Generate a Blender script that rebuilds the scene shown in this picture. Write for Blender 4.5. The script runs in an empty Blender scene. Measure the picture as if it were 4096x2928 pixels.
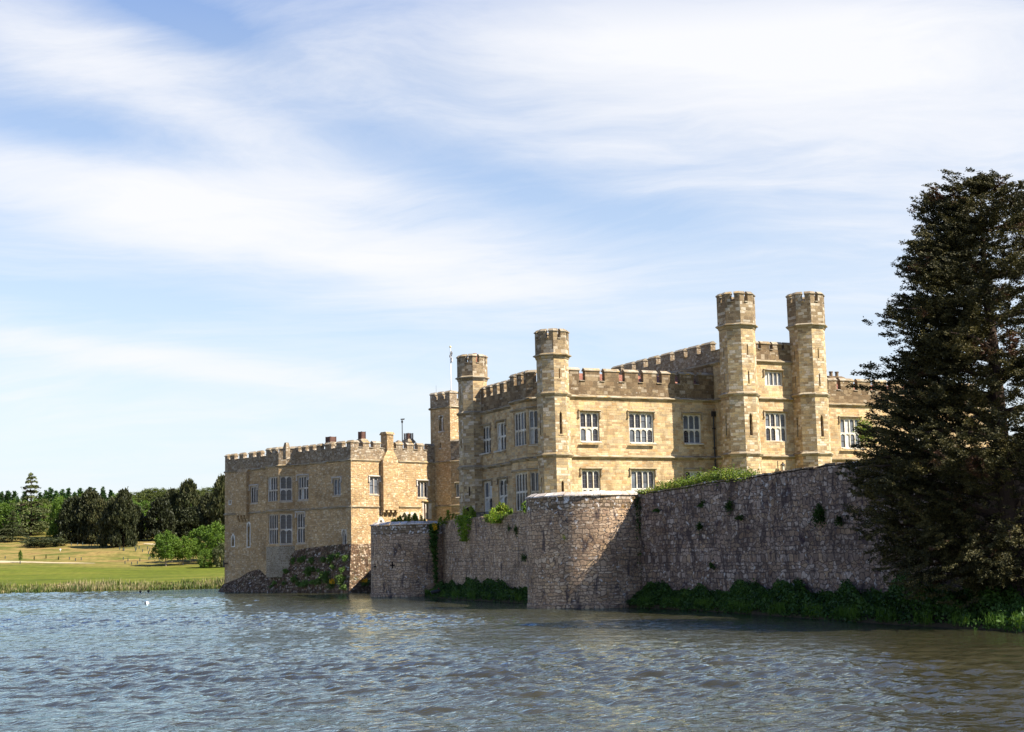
import bpy, math, random
import numpy as np
from mathutils import Vector, Matrix
R = math.radians
SC = bpy.context.scene
COL = SC.collection
rng = np.random.default_rng(7)
random.seed(5)

# ------------------------------------------------------------------ camera, sky, sun, exposure
PW, PH = 4096.0, 2928.0           # photograph's pixel grid, used only to read off bearings
FPX = 5762.0                      # focal length in those pixels
TILT, ROLL, HCAM = R(7.442), R(-1.258), 3.5
_f = np.array([0, math.cos(TILT), math.sin(TILT)])
_u = np.array([0, -math.sin(TILT), math.cos(TILT)])
_r = np.array([1.0, 0, 0])
RT = math.cos(ROLL) * _r + math.sin(ROLL) * _u
UP = -math.sin(ROLL) * _r + math.cos(ROLL) * _u
FW = _f
CAM = np.array([0, 0, HCAM])
cd = bpy.data.cameras.new('camera')
cam = bpy.data.objects.new('camera', cd)
COL.objects.link(cam)
cd.sensor_width = 36.0
cd.lens = FPX / PW * 36.0
cd.clip_start, cd.clip_end = 0.5, 6000
cam.matrix_world = Matrix(((RT[0], UP[0], -FW[0], CAM[0]), (RT[1], UP[1], -FW[1], CAM[1]), (RT[2], UP[2], -FW[2], CAM[2]), (0, 0, 0, 1)))
SC.camera = cam
SC.render.resolution_x, SC.render.resolution_y = 1024, 732

SUN_EL = R(43)
SUN_H = R(67)                     # measured from the direction towards the viewer, to the right
SDIR = Vector((math.sin(SUN_H) * math.cos(SUN_EL), -math.cos(SUN_H) * math.cos(SUN_EL), math.sin(SUN_EL)))
sl = bpy.data.lights.new('sun', 'SUN')
sl.energy, sl.angle, sl.color = 5.0, R(0.53), (1.0, 0.92, 0.78)
so = bpy.data.objects.new('sun', sl)
COL.objects.link(so)
so.rotation_euler = SDIR.to_track_quat('Z', 'Y').to_euler()

SC.view_settings.view_transform = 'Standard'
SC.view_settings.look = 'None'
SC.view_settings.exposure = 1.4
SC.view_settings.gamma = 1.0

wd = bpy.data.worlds.new('World')
SC.world = wd
wd.use_nodes = True


class NT:
    """small helper to write node trees"""
    def __init__(s, tree):
        s.t = tree
        s.t.nodes.clear()

    def n(s, typ, ins=None, **kw):
        nd = s.t.nodes.new(typ)
        for k, v in kw.items():
            setattr(nd, k, v)
        for k, v in (ins or {}).items():
            sk = nd.inputs[k]
            if isinstance(v, bpy.types.NodeSocket):
                s.t.links.new(v, sk)
            else:
                sk.default_value = v
        return nd

    def math(s, op, a, b=0.0, c=None, clamp=False):
        nd = s.n('ShaderNodeMath', operation=op, use_clamp=clamp)
        for i, v in enumerate((a, b, c)):
            if v is None:
                continue
            if isinstance(v, bpy.types.NodeSocket):
                s.t.links.new(v, nd.inputs[i])
            else:
                nd.inputs[i].default_value = v
        return nd.outputs[0]

    def vmath(s, op, a, b=(0, 0, 0)):
        nd = s.n('ShaderNodeVectorMath', operation=op)
        for i, v in enumerate((a, b)):
            if isinstance(v, bpy.types.NodeSocket):
                s.t.links.new(v, nd.inputs[i])
            else:
                nd.inputs[i].default_value = v
        return nd.outputs[0]

    def mix(s, fac, a, b, blend='MIX'):
        nd = s.n('ShaderNodeMix', data_type='RGBA', blend_type=blend)
        for i, v in ((0, fac), (6, a), (7, b)):
            if isinstance(v, bpy.types.NodeSocket):
                s.t.links.new(v, nd.inputs[i])
            else:
                nd.inputs[i].default_value = v if i == 0 else (*v, 1.0)[:4]
        return nd.outputs[2]

    def ramp(s, fac, stops, interp='LINEAR'):
        nd = s.n('ShaderNodeValToRGB')
        cr = nd.color_ramp
        cr.interpolation = interp
        while len(cr.elements) < len(stops):
            cr.elements.new(0.5)
        for e, (p, c) in zip(cr.elements, stops):
            e.position = p
            e.color = (c, c, c, 1) if isinstance(c, (int, float)) else (*c, 1.0)[:4]
        s.t.links.new(fac, nd.inputs[0])
        return nd.outputs[0]

    def noise(s, vec, scale, detail=3.0, rough=0.55, dist=0.0, dims='3D'):
        nd = s.n('ShaderNodeTexNoise', noise_dimensions=dims)
        if vec is not None:
            s.t.links.new(vec, nd.inputs['Vector'])
        nd.inputs['Scale'].default_value = scale
        nd.inputs['Detail'].default_value = detail
        nd.inputs['Roughness'].default_value = rough
        nd.inputs['Distortion'].default_value = dist
        return nd

    def mapping(s, vec, scale=(1, 1, 1), loc=(0, 0, 0), rot=(0, 0, 0)):
        return s.n('ShaderNodeMapping', {'Vector': vec, 'Scale': scale, 'Location': loc, 'Rotation': rot}).outputs[0]


def build_world():
    g = NT(wd.node_tree)
    sky = g.n('ShaderNodeTexSky', sky_type='NISHITA', sun_disc=False)
    sky.sun_elevation = SUN_EL
    sky.sun_rotation = math.pi - SUN_H
    sky.altitude = 50
    sky.air_density, sky.dust_density, sky.ozone_density = 1.0, 0.6, 1.6
    tc = g.n('ShaderNodeTexCoord').outputs['Generated']
    sep = g.n('ShaderNodeSeparateXYZ', {0: tc})
    z = g.math('MAXIMUM', sep.outputs[2], 0.0)
    zz = g.math('ADD', z, 0.16)
    px = g.math('DIVIDE', sep.outputs[0], zz)
    py = g.math('DIVIDE', sep.outputs[1], zz)
    p = g.n('ShaderNodeCombineXYZ', {0: px, 1: py, 2: 0.0}).outputs[0]
    warp = g.noise(p, 0.9, 3, 0.5)
    pw = g.vmath('ADD', p, g.vmath('MULTIPLY', warp.outputs['Color'], (0.75, 0.75, 0)))
    # long wispy sheets of cirrus, drawn out along one wind direction
    m1 = g.mapping(pw, scale=(0.55, 1.05, 1), rot=(0, 0, R(20)), loc=(1.9, 0.35, 0))
    n1 = g.noise(m1, 1.15, 9, 0.58, 0.15).outputs['Fac']
    m2 = g.mapping(pw, scale=(1.0, 2.6, 1), rot=(0, 0, R(26)), loc=(3.1, 1.7, 0))
    n2 = g.noise(m2, 2.0, 10, 0.66, 0.25).outputs['Fac']
    # broad veil to the upper right, clearer patches elsewhere (bearing / height on the dome)
    az = g.math('ARCTAN2', sep.outputs[0], sep.outputs[1])
    el = g.math('ARCSINE', sep.outputs[2])

    def blob(a0, e0, sa, se, rot=0.0):
        da = g.math('SUBTRACT', az, R(a0))
        de = g.math('SUBTRACT', el, R(e0))
        c, s_ = math.cos(R(rot)), math.sin(R(rot))
        u = g.math('ADD', g.math('MULTIPLY', da, c), g.math('MULTIPLY', de, s_))
        v = g.math('SUBTRACT', g.math('MULTIPLY', de, c), g.math('MULTIPLY', da, s_))
        q = g.math('ADD', g.math('POWER', g.math('DIVIDE', u, R(sa)), 2.0), g.math('POWER', g.math('DIVIDE', v, R(se)), 2.0))
        return g.math('EXPONENT', g.math('MULTIPLY', q, -1.0))
    base = None
    for w, args in ((0.36, (11.3, 19.2, 14, 4.8, -12)), (0.22, (-16, 18.9, 10, 1.6, -20)), (0.34, (-13.4, 13.6, 11, 2.0, -10)), (0.26, (-3.3, 11.1, 9, 1.2, -10)),
                    (0.34, (-14.8, 7.9, 9, 0.6, -7)), (-0.32, (-13.2, 20.9, 3.6, 0.9, -15)), (-0.26, (-17.5, 16.4, 6, 0.9, -5)), (-0.24, (-2.5, 15.6, 9, 1.2, -15)),
                    (-0.12, (4, 13.2, 6, 1.0, -10)), (-0.18, (-15, 10.0, 10, 0.9, -4)), (-0.10, (4, 8.4, 10, 1.6, -5))):
        t = g.math('MULTIPLY', blob(*args), w)
        base = t if base is None else g.math('ADD', base, t)
    s1 = g.math('ADD', g.math('MULTIPLY', n1, 0.52), g.math('MULTIPLY', n2, 0.66))
    tot = g.math('ADD', s1, base)
    mask = g.ramp(tot, [(0.42, 0.05), (0.60, 0.30), (0.82, 0.76), (1.05, 0.97)])
    mask = g.math('MULTIPLY', mask, g.ramp(z, [(0.345, 1.0), (0.43, 0.06)]))  # unseen upper sky: cloud removed here, blue strengthened later, to colour the water
    # the strongest blue and white of the sky, both as radiance
    blue = g.mix(1.0, sky.outputs[0], g.ramp(z, [(0.0, (.88, .88, .94)), (0.33, (.88, .90, .98)), (0.46, (.62, .84, 1.22)), (0.75, (.58, .78, 1.15)), (1.0, (.5, .66, .95))]), 'MULTIPLY')
    blue = g.mix(1.0, blue, (1.5, 1.5, 1.5), 'MULTIPLY')
    hz = g.ramp(z, [(0.0, 1.0), (0.05, 0.82), (0.13, 0.48), (0.26, 0.22), (0.36, 0.10), (0.44, 0.0), (1.0, 0.0)])
    veil = g.mix(hz, blue, (6.2, 6.9, 7.4))
    skyc = g.mix(mask, veil, (7.45, 7.5, 7.75))
    bg = g.n('ShaderNodeBackground', {'Color': skyc, 'Strength': 0.05})
    out = g.n('ShaderNodeOutputWorld', {'Surface': bg.outputs[0]})


build_world()


# ------------------------------------------------------------------ reading positions
def ray(px, py):
    d = FW * FPX + RT * (px - PW / 2) - UP * (py - PH / 2)
    return d / np.linalg.norm(d)


def at_depth(px, py, Y):
    d = ray(px, py)
    return CAM + d * ((Y - CAM[1]) / d[1])


def at_z(px, py, z):
    d = ray(px, py)
    return CAM + d * ((z - CAM[2]) / d[2])


class Fr:
    """a vertical wall plane: u runs to the right seen from outside, n points outwards"""
    def __init__(s, o, ang):
        s.o = np.array([o[0], o[1], 0.0])
        s.n = np.array([math.sin(ang), -math.cos(ang), 0.0])
        s.u = np.array([math.cos(ang), math.sin(ang), 0.0])
        s.ang = ang

    def P(s, a, d, z):
        q = s.o + s.u * a + s.n * d
        return (q[0], q[1], z)

    def px(s, x, y, d=0.0):
        r = ray(x, y)
        o = s.o + s.n * d
        t = ((o - CAM) @ s.n) / (r @ s.n)
        q = CAM + r * t
        return float((q - s.o) @ s.u), float(q[2])

    def rect(s, x0, x1, yt, yb, d=0.0):
        ym, xm = (yt + yb) / 2, (x0 + x1) / 2
        return (s.px(x0, ym, d)[0], s.px(x1, ym, d)[0], s.px(xm, yb, d)[1], s.px(xm, yt, d)[1])

    def moved(s, a, d):
        q = s.o + s.u * a + s.n * d
        return Fr(q, s.ang)


# ------------------------------------------------------------------ mesh building
class MB:
    def __init__(s):
        s.v, s.f, s.uv, s.m = [], [], [], []

    def face(s, pts, mi=0, uv=None):
        b = len(s.v)
        s.v.extend([tuple(p) for p in pts])
        s.f.append(tuple(range(b, b + len(pts))))
        if uv is None:
            P = np.array(pts)
            nrm = np.zeros(3)
            for i in range(len(P)):
                nrm += np.cross(P[i] - P[0], P[(i + 1) % len(P)] - P[0])
            L = np.linalg.norm(nrm)
            nrm = nrm / L if L > 1e-12 else np.array([0, 0, 1.0])
            if abs(nrm[2]) > 0.75:
                uv = [(p[0], p[1]) for p in P]
            else:
                t = np.cross((0, 0, 1.0), nrm)
                t /= np.linalg.norm(t)
                w = np.cross(nrm, t)
                uv = [(float(p @ t), float(p @ w)) for p in P]
        s.uv.append(uv)
        s.m.append(mi)

    def hexa(s, b, t, mi=0, bottom=True):
        """b,t: 4 points each, counter-clockwise seen from above"""
        for i in range(4):
            j = (i + 1) % 4
            s.face([b[i], b[j], t[j], t[i]], mi)
        s.face(t, mi)
        if bottom:
            s.face(b[::-1], mi)

    def box(s, fr, a0, a1, d0, d1, z0, z1, mi=0):
        b = [fr.P(a0, d1, z0), fr.P(a1, d1, z0), fr.P(a1, d0, z0), fr.P(a0, d0, z0)]
        t = [fr.P(a0, d1, z1), fr.P(a1, d1, z1), fr.P(a1, d0, z1), fr.P(a0, d0, z1)]
        s.hexa(b, t, mi)

    def prism(s, poly, z0, z1, mi=0, top=True, bottom=True, poly2=None):
        q = poly2 or poly
        n = len(poly)
        for i in range(n):
            j = (i + 1) % n
            s.face([(*poly[i], z0), (*poly[j], z0), (*q[j], z1), (*q[i], z1)], mi)
        if top:
            s.face([(*p, z1) for p in q], mi)
        if bottom:
            s.face([(*p, z0) for p in poly[::-1]], mi)

    def profile(s, fr, a0, a1, prof, mi=0):
        """extrude a (d,z) outline along the wall; outline clockwise from the lower inner point outwards"""
        n = len(prof)
        for i in range(n):
            j = (i + 1) % n
            (d0, z0), (d1, z1) = prof[i], prof[j]
            s.face([fr.P(a0, d0, z0), fr.P(a1, d0, z0), fr.P(a1, d1, z1), fr.P(a0, d1, z1)], mi)
        s.face([fr.P(a0, d, z) for d, z in prof][::-1], mi)
        s.face([fr.P(a1, d, z) for d, z in prof], mi)

    def tube(s, pts, rad, n=6, mi=0):
        pts = [np.array(p, float) for p in pts]
        rr = rad if isinstance(rad, (list, tuple)) else [rad] * len(pts)
        rings = []
        for i, p in enumerate(pts):
            t = pts[min(i + 1, len(pts) - 1)] - pts[max(i - 1, 0)]
            t = t / (np.linalg.norm(t) + 1e-9)
            a = np.cross(t, (0, 0, 1.0)) if abs(t[2]) < 0.9 else np.cross(t, (1.0, 0, 0))
            a /= np.linalg.norm(a)
            b = np.cross(t, a)
            rings.append([p + rr[i] * (math.cos(k * 2 * math.pi / n) * a + math.sin(k * 2 * math.pi / n) * b) for k in range(n)])
        for i in range(len(rings) - 1):
            for k in range(n):
                j = (k + 1) % n
                s.face([rings[i][k], rings[i + 1][k], rings[i + 1][j], rings[i][j]], mi)
        s.face(rings[0], mi)
        s.face(rings[-1][::-1], mi)

    def lathe(s, c, prof, n=24, mi=0, a0=0.0, a1=2 * math.pi):
        """prof: (r,z) from bottom up"""
        closed = abs(a1 - a0 - 2 * math.pi) < 1e-6
        for k in range(n):
            t0, t1 = a0 + (a1 - a0) * k / n, a0 + (a1 - a0) * (k + 1) / n
            for (r0, z0), (r1, z1) in zip(prof, prof[1:]):
                p = [(c[0] + r0 * math.cos(t0), c[1] + r0 * math.sin(t0), z0), (c[0] + r0 * math.cos(t1), c[1] + r0 * math.sin(t1), z0),
                     (c[0] + r1 * math.cos(t1), c[1] + r1 * math.sin(t1), z1), (c[0] + r1 * math.cos(t0), c[1] + r1 * math.sin(t0), z1)]
                rm = max(r0, r1)
                uv = [(rm * t0, z0 + (0 if abs(z1 - z0) > .2 else r0)), (rm * t1, z0 + (0 if abs(z1 - z0) > .2 else r0)),
                      (rm * t1, z1 + (0 if abs(z1 - z0) > .2 else r1)), (rm * t0, z1 + (0 if abs(z1 - z0) > .2 else r1))]
                if r0 < 1e-6:
                    p, uv = [p[0], p[2], p[3]], [uv[0], uv[2], uv[3]]
                elif r1 < 1e-6:
                    p, uv = p[:3], uv[:3]
                s.face(p, mi, uv)

    def build(s, name, mats, parent=None, smooth=False, weld=False):
        me = bpy.data.meshes.new(name)
        me.from_pydata(s.v, [], s.f)
        if not isinstance(mats, (list, tuple)):
            mats = [mats]
        for m in mats:
            me.materials.append(m)
        ul = me.uv_layers.new(name='UVMap')
        flat = np.array([c for u in s.uv for c in u], dtype=np.float32).ravel()
        ul.data.foreach_set('uv', flat)
        me.polygons.foreach_set('material_index', np.array(s.m, dtype=np.int32))
        if weld:
            import bmesh
            bm = bmesh.new()
            bm.from_mesh(me)
            bmesh.ops.remove_doubles(bm, verts=bm.verts, dist=1e-4)
            bm.to_mesh(me)
            bm.free()
        if smooth:
            me.polygons.foreach_set('use_smooth', np.ones(len(me.polygons), dtype=bool))
        me.update()
        return link(name, me, parent)


def link(name, data, parent=None):
    o = bpy.data.objects.new(name, data)
    COL.objects.link(o)
    if parent is not None:
        o.parent = parent
        o.matrix_parent_inverse = parent_world(parent).inverted()
    return o


def parent_world(o):
    m = o.matrix_basis.copy()
    while o.parent is not None:
        m = o.parent.matrix_basis @ o.matrix_parent_inverse @ m
        o = o.parent
    return m


def tag(o, label=None, cat=None, group=None, kind=None):
    for k, v in (('label', label), ('category', cat), ('group', group), ('kind', kind)):
        if v:
            o[k] = v
    return o


def empty(name, loc, label=None, cat=None, group=None):
    o = bpy.data.objects.new(name, None)
    COL.objects.link(o)
    o.location = loc
    o.empty_display_size = 0.3
    return tag(o, label, cat, group)


def cards(name, c, d, L, Wd, mats, parent=None, mi=None, cross=False):
    """many small leaf-sized faces: centre, direction, length, width (numpy arrays)"""
    c, d = np.asarray(c, float), np.asarray(d, float)
    N = len(c)
    d = d / (np.linalg.norm(d, axis=1, keepdims=True) + 1e-9)
    rnd = rng.normal(size=(N, 3))
    w = np.cross(d, rnd)
    w /= np.linalg.norm(w, axis=1, keepdims=True) + 1e-9
    L = np.broadcast_to(np.asarray(L, float), (N,))[:, None]
    Wd = np.broadcast_to(np.asarray(Wd, float), (N,))[:, None]
    v = np.empty((N, 4, 3))
    v[:, 0] = c - d * L * .5
    v[:, 1] = c - w * Wd * .5 + d * L * .05
    v[:, 2] = c + d * L * .5
    v[:, 3] = c + w * Wd * .5 + d * L * .05
    me = bpy.data.meshes.new(name)
    me.vertices.add(N * 4)
    me.vertices.foreach_set('co', v.astype(np.float32).ravel())
    me.loops.add(N * 4)
    me.loops.foreach_set('vertex_index', np.arange(N * 4, dtype=np.int32))
    me.polygons.add(N)
    me.polygons.foreach_set('loop_start', np.arange(0, N * 4, 4, dtype=np.int32))
    for m in (mats if isinstance(mats, (list, tuple)) else [mats]):
        me.materials.append(m)
    if mi is not None:
        me.polygons.foreach_set('material_index', np.asarray(mi, dtype=np.int32))
    me.update(calc_edges=True)
    return link(name, me, parent)


# ------------------------------------------------------------------ materials
def new_mat(name):
    m = bpy.data.materials.new(name)
    m.use_nodes = True
    return m, NT(m.node_tree)


def finish(g, color, rough=0.9, normal=None, spec=0.3, **kw):
    ins = {'Roughness': rough, 'Specular IOR Level': spec}
    if isinstance(color, bpy.types.NodeSocket):
        ins['Base Color'] = color
    else:
        ins['Base Color'] = (*color, 1)
    if normal is not None:
        ins['Normal'] = normal
    ins.update(kw)
    b = g.n('ShaderNodeBsdfPrincipled', ins)
    g.n('ShaderNodeOutputMaterial', {'Surface': b.outputs[0]})


def plain(name, color, rough=0.8, spec=0.3, var=0.25, metallic=0.0):
    m, g = new_mat(name)
    tc = g.n('ShaderNodeTexCoord').outputs['Object']
    n = g.noise(tc, 2.3, 5, 0.6).outputs['Fac']
    f = g.ramp(n, [(0.25, 1 - var), (0.75, 1 + var)])
    c = g.mix(1.0, color, f, 'MULTIPLY')
    finish(g, c, rough, None, spec, Metallic=metallic)
    return m


def masonry(name, stones, mortar, bw, bh, ms=0.012, warp=0.03, rubble=0.0, bump=0.5, spots=(), rough=0.92, stain=0.35, streak=0.0, streak_col=(0.06, 0.045, 0.045), seed=0.0, bumpd=0.05):
    """stone wall: coursed blocks with their own tone each, warped joints, stains, lichen spots"""
    m, g = new_mat(name)
    stones = [tuple(x * 0.93 for x in c) for c in stones]
    mortar = tuple(x * 0.93 for x in mortar)
    uv = g.n('ShaderNodeUVMap').outputs[0]
    uv = g.vmath('ADD', uv, (seed * 3.7, seed * 1.3, 0))
    sep = g.n('ShaderNodeSeparateXYZ', {0: uv})
    # courses of unequal height
    nv = g.noise(g.n('ShaderNodeCombineXYZ', {1: sep.outputs[1]}).outputs[0], 1.7, 1, 0.5).outputs['Fac']
    vv = g.math('ADD', sep.outputs[1], g.math('MULTIPLY', g.math('SUBTRACT', nv, 0.5), bh * 2.2))
    p = g.n('ShaderNodeCombineXYZ', {0: sep.outputs[0], 1: vv, 2: 0.0}).outputs[0]
    wn = g.noise(p, 1.0 / (bw * 0.9), 3, 0.55).outputs['Color']
    p = g.vmath('ADD', p, g.vmath('MULTIPLY', g.vmath('SUBTRACT', wn, (0.5, 0.5, 0.5)), (warp * 4, warp * 3, 0)))
    br = g.n('ShaderNodeTexBrick', {'Vector': p, 'Color1': (0, 0, 0, 1), 'Color2': (1, 1, 1, 1), 'Mortar': (0.5, 0.5, 0.5, 1), 'Scale': 1.0,
                                    'Mortar Size': ms, 'Mortar Smooth': 0.35, 'Bias': 0.0, 'Brick Width': bw, 'Row Height': bh}, offset=0.43, squash=0.72, squash_frequency=3)
    tone = g.n('ShaderNodeSeparateColor', {0: br.outputs['Color']}).outputs[0]
    joint = br.outputs['Fac']
    if rubble > 0:
        q = g.mapping(p, scale=(1 / bw * 1.15, 1 / bh * 1.05, 1))
        vo = g.n('ShaderNodeTexVoronoi', {'Vector': q, 'Scale': 1.0, 'Randomness': 0.8}, voronoi_dimensions='2D')
        ve = g.n('ShaderNodeTexVoronoi', {'Vector': q, 'Scale': 1.0, 'Randomness': 0.8}, voronoi_dimensions='2D', feature='DISTANCE_TO_EDGE')
        vt = g.n('ShaderNodeSeparateColor', {0: vo.outputs['Color']}).outputs[0]
        vj = g.ramp(ve.outputs['Distance'], [(0.02, 1.0), (0.10, 0.0)])
        sel = g.ramp(g.noise(uv, 0.6, 2).outputs['Fac'], [(0.5 + (0.5 - rubble) * 0.35 - 0.03, 0.0), (0.5 + (0.5 - rubble) * 0.35 + 0.03, 1.0)]) if rubble < 1 else None
        if sel is None:
            tone, joint = vt, vj
        else:
            tone = g.math('ADD', g.math('MULTIPLY', tone, g.math('SUBTRACT', 1.0, sel)), g.math('MULTIPLY', vt, sel))
            joint = g.math('ADD', g.math('MULTIPLY', joint, g.math('SUBTRACT', 1.0, sel)), g.math('MULTIPLY', vj, sel))
    n = len(stones)
    col = g.ramp(tone, [(i / n, c) for i, c in enumerate(stones)], 'CONSTANT')
    fine = g.noise(uv, 9.0, 6, 0.7).outputs['Fac']
    col = g.mix(0.75, col, g.ramp(fine, [(0.28, 0.55), (0.72, 1.35)]), 'MULTIPLY')
    # patches of weathering, blotchy at several sizes
    big = g.noise(uv, 0.42, 6, 0.62, 0.4).outputs['Fac']
    col = g.mix(stain, col, g.ramp(big, [(0.3, (0.42, 0.36, 0.32)), (0.5, (0.95, 0.92, 0.9)), (0.72, (1.28, 1.22, 1.14))]), 'MULTIPLY')
    col = g.mix(g.math('MULTIPLY', joint, 0.8), col, mortar)
    if streak > 0:
        sm = g.mapping(uv, scale=(1.5, 0.6, 1))
        sn = g.noise(sm, 1.0, 6, 0.66, 0.6).outputs['Fac']
        col = g.mix(g.ramp(sn, [(0.56 - streak * 0.1, 0.0), (0.66 - streak * 0.1, 0.85)]), col, streak_col)
    for sc, lo, hi, c, wgt in spots:
        sn = g.noise(g.vmath('ADD', uv, (sc * 7.1, sc, 0)), sc, 4, 0.6, 0.3).outputs['Fac']
        grp = g.noise(uv, 0.35, 3, 0.5).outputs['Fac']
        sn = g.math('ADD', sn, g.math('MULTIPLY', g.math('SUBTRACT', grp, 0.5), 0.25))
        col = g.mix(g.math('MULTIPLY', g.ramp(sn, [(lo, 0.0), (hi, 1.0)]), wgt), col, c)
    h = g.math('MULTIPLY', g.math('SUBTRACT', 1.0, joint), 0.55)
    h = g.math('ADD', h, g.math('MULTIPLY', fine, 0.45))
    h = g.math('ADD', h, g.math('MULTIPLY', tone, 0.35))
    bp = g.n('ShaderNodeBump', {'Strength': bump, 'Distance': bumpd, 'Height': h})
    finish(g, col, rough, bp.outputs[0], 0.2)
    return m


WHITE_LICHEN = (0.62, 0.60, 0.57)
M_ASHLAR = masonry('golden_ashlar', [(0.496, 0.35, 0.182), (0.531, 0.4, 0.223), (0.444, 0.284, 0.135), (0.558, 0.432, 0.266), (0.471, 0.342, 0.182), (0.356, 0.238, 0.126), (0.523, 0.366, 0.182), (0.418, 0.325, 0.198), (0.549, 0.408, 0.232), (0.383, 0.284, 0.165)],
                   (.47, .40, .27), 0.52, 0.225, 0.012, 0.022, bump=0.75, stain=0.6, spots=((3.2, .62, .70, (.20, .15, .09), 0.6), (1.2, .64, .74, (.24, .17, .09), .6)), streak=0.25, streak_col=(.27, .185, .095), bumpd=0.06)
M_TURRET = masonry('turret_ashlar', [(0.44, 0.322, 0.171), (0.511, 0.398, 0.238), (0.333, 0.237, 0.13), (0.565, 0.466, 0.329), (0.422, 0.313, 0.171), (0.288, 0.203, 0.113), (0.476, 0.346, 0.18), (0.386, 0.313, 0.205), (0.565, 0.475, 0.362), (0.341, 0.253, 0.146)],
                   (.45, .38, .26), 0.50, 0.22, 0.012, 0.03, bump=0.9, stain=0.5, spots=((2.6, .62, .70, (.17, .13, .08), 0.65),), seed=2.0, bumpd=0.07)
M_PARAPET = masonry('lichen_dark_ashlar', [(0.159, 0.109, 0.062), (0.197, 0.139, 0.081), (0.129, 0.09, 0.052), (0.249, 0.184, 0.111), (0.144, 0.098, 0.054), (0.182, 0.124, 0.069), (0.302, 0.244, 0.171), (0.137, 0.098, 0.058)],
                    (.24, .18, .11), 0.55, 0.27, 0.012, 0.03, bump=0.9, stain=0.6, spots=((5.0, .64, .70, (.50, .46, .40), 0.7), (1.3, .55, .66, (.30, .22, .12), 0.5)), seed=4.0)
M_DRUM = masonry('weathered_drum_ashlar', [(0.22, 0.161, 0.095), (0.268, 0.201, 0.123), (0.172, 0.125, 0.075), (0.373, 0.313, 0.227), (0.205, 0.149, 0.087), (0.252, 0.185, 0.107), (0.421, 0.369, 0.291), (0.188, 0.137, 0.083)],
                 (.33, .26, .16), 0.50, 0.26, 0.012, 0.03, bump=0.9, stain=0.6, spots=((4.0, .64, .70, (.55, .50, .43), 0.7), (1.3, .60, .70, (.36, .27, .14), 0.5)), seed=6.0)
M_RUBBLE = masonry('golden_rubble', [(0.518, 0.349, 0.182), (0.457, 0.301, 0.152), (0.577, 0.417, 0.232), (0.386, 0.254, 0.131), (0.498, 0.34, 0.177), (0.619, 0.483, 0.314), (0.427, 0.283, 0.141), (0.477, 0.359, 0.222)],
                   (.36, .27, .145), 0.34, 0.19, 0.018, 0.055, rubble=0.55, bump=1.0, stain=0.6, spots=((2.2, .66, .73, (.52, .47, .38), 0.6), (1.1, .63, .72, (.17, .12, .07), 0.55)), seed=1.0, bumpd=0.10)
M_RUBBLE_TOP = masonry('grey_parapet_rubble', [(.30, .23, .15), (.25, .185, .12), (.36, .29, .20), (.20, .15, .10), (.30, .24, .16), (.42, .36, .28), (.24, .17, .10)],
                       (.27, .21, .145), 0.34, 0.20, 0.018, 0.055, rubble=0.5, bump=1.0, stain=0.6, spots=((2.2, .62, .70, (.52, .48, .42), 0.6), (2.9, .66, .74, (.30, .15, .03), 0.7)), seed=3.0, bumpd=0.10)
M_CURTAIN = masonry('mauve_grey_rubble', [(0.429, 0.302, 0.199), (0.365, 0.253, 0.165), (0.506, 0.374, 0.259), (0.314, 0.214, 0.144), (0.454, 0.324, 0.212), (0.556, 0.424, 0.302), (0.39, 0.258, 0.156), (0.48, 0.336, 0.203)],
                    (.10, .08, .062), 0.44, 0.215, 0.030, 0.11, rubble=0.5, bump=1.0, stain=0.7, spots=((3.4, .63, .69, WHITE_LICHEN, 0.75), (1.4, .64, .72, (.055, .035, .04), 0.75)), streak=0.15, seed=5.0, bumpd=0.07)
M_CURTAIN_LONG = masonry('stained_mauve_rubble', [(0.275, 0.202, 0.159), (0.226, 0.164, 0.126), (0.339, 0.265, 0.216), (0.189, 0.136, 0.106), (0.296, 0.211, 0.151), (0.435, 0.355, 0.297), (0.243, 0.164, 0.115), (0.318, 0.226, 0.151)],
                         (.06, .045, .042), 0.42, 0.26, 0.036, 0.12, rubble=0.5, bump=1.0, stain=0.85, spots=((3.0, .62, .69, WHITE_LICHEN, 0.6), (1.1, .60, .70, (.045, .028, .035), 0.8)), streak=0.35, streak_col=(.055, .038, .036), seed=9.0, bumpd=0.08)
M_CURTAIN_TOP = masonry('lichened_rubble', [(0.297, 0.215, 0.144), (0.224, 0.157, 0.105), (0.387, 0.3, 0.224), (0.179, 0.129, 0.079), (0.328, 0.243, 0.158), (0.461, 0.386, 0.303)],
                        (.10, .075, .05), 0.38, 0.21, 0.026, 0.05, rubble=0.25, bump=1.0, stain=0.7, spots=((2.6, .57, .63, (.70, .67, .64), 0.9), (2.0, .62, .72, (.25, .14, .03), 0.6)), seed=8.0, bumpd=0.12)
M_PLINTH = masonry('dark_footing_rubble', [(0.158, 0.102, 0.061), (0.107, 0.066, 0.04), (0.227, 0.156, 0.099), (0.139, 0.084, 0.05), (0.378, 0.3, 0.221), (0.095, 0.06, 0.039)],
                   (.05, .038, .03), 0.30, 0.20, 0.035, 0.08, rubble=1.0, bump=1.0, stain=0.6, spots=((2.4, .64, .69, (.62, .59, .55), 0.9), (0.9, .55, .66, (.045, .06, .02), 0.5)), seed=11.0, bumpd=0.16)
M_PLASTER = masonry('grey_patched_rubble', [(0.259, 0.211, 0.146), (0.222, 0.176, 0.114), (0.288, 0.239, 0.171), (0.2, 0.155, 0.101)], (.36, .32, .26), 0.34, 0.20, 0.03, 0.06, rubble=0.5, bump=0.7, stain=0.5, seed=12.0)
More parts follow.
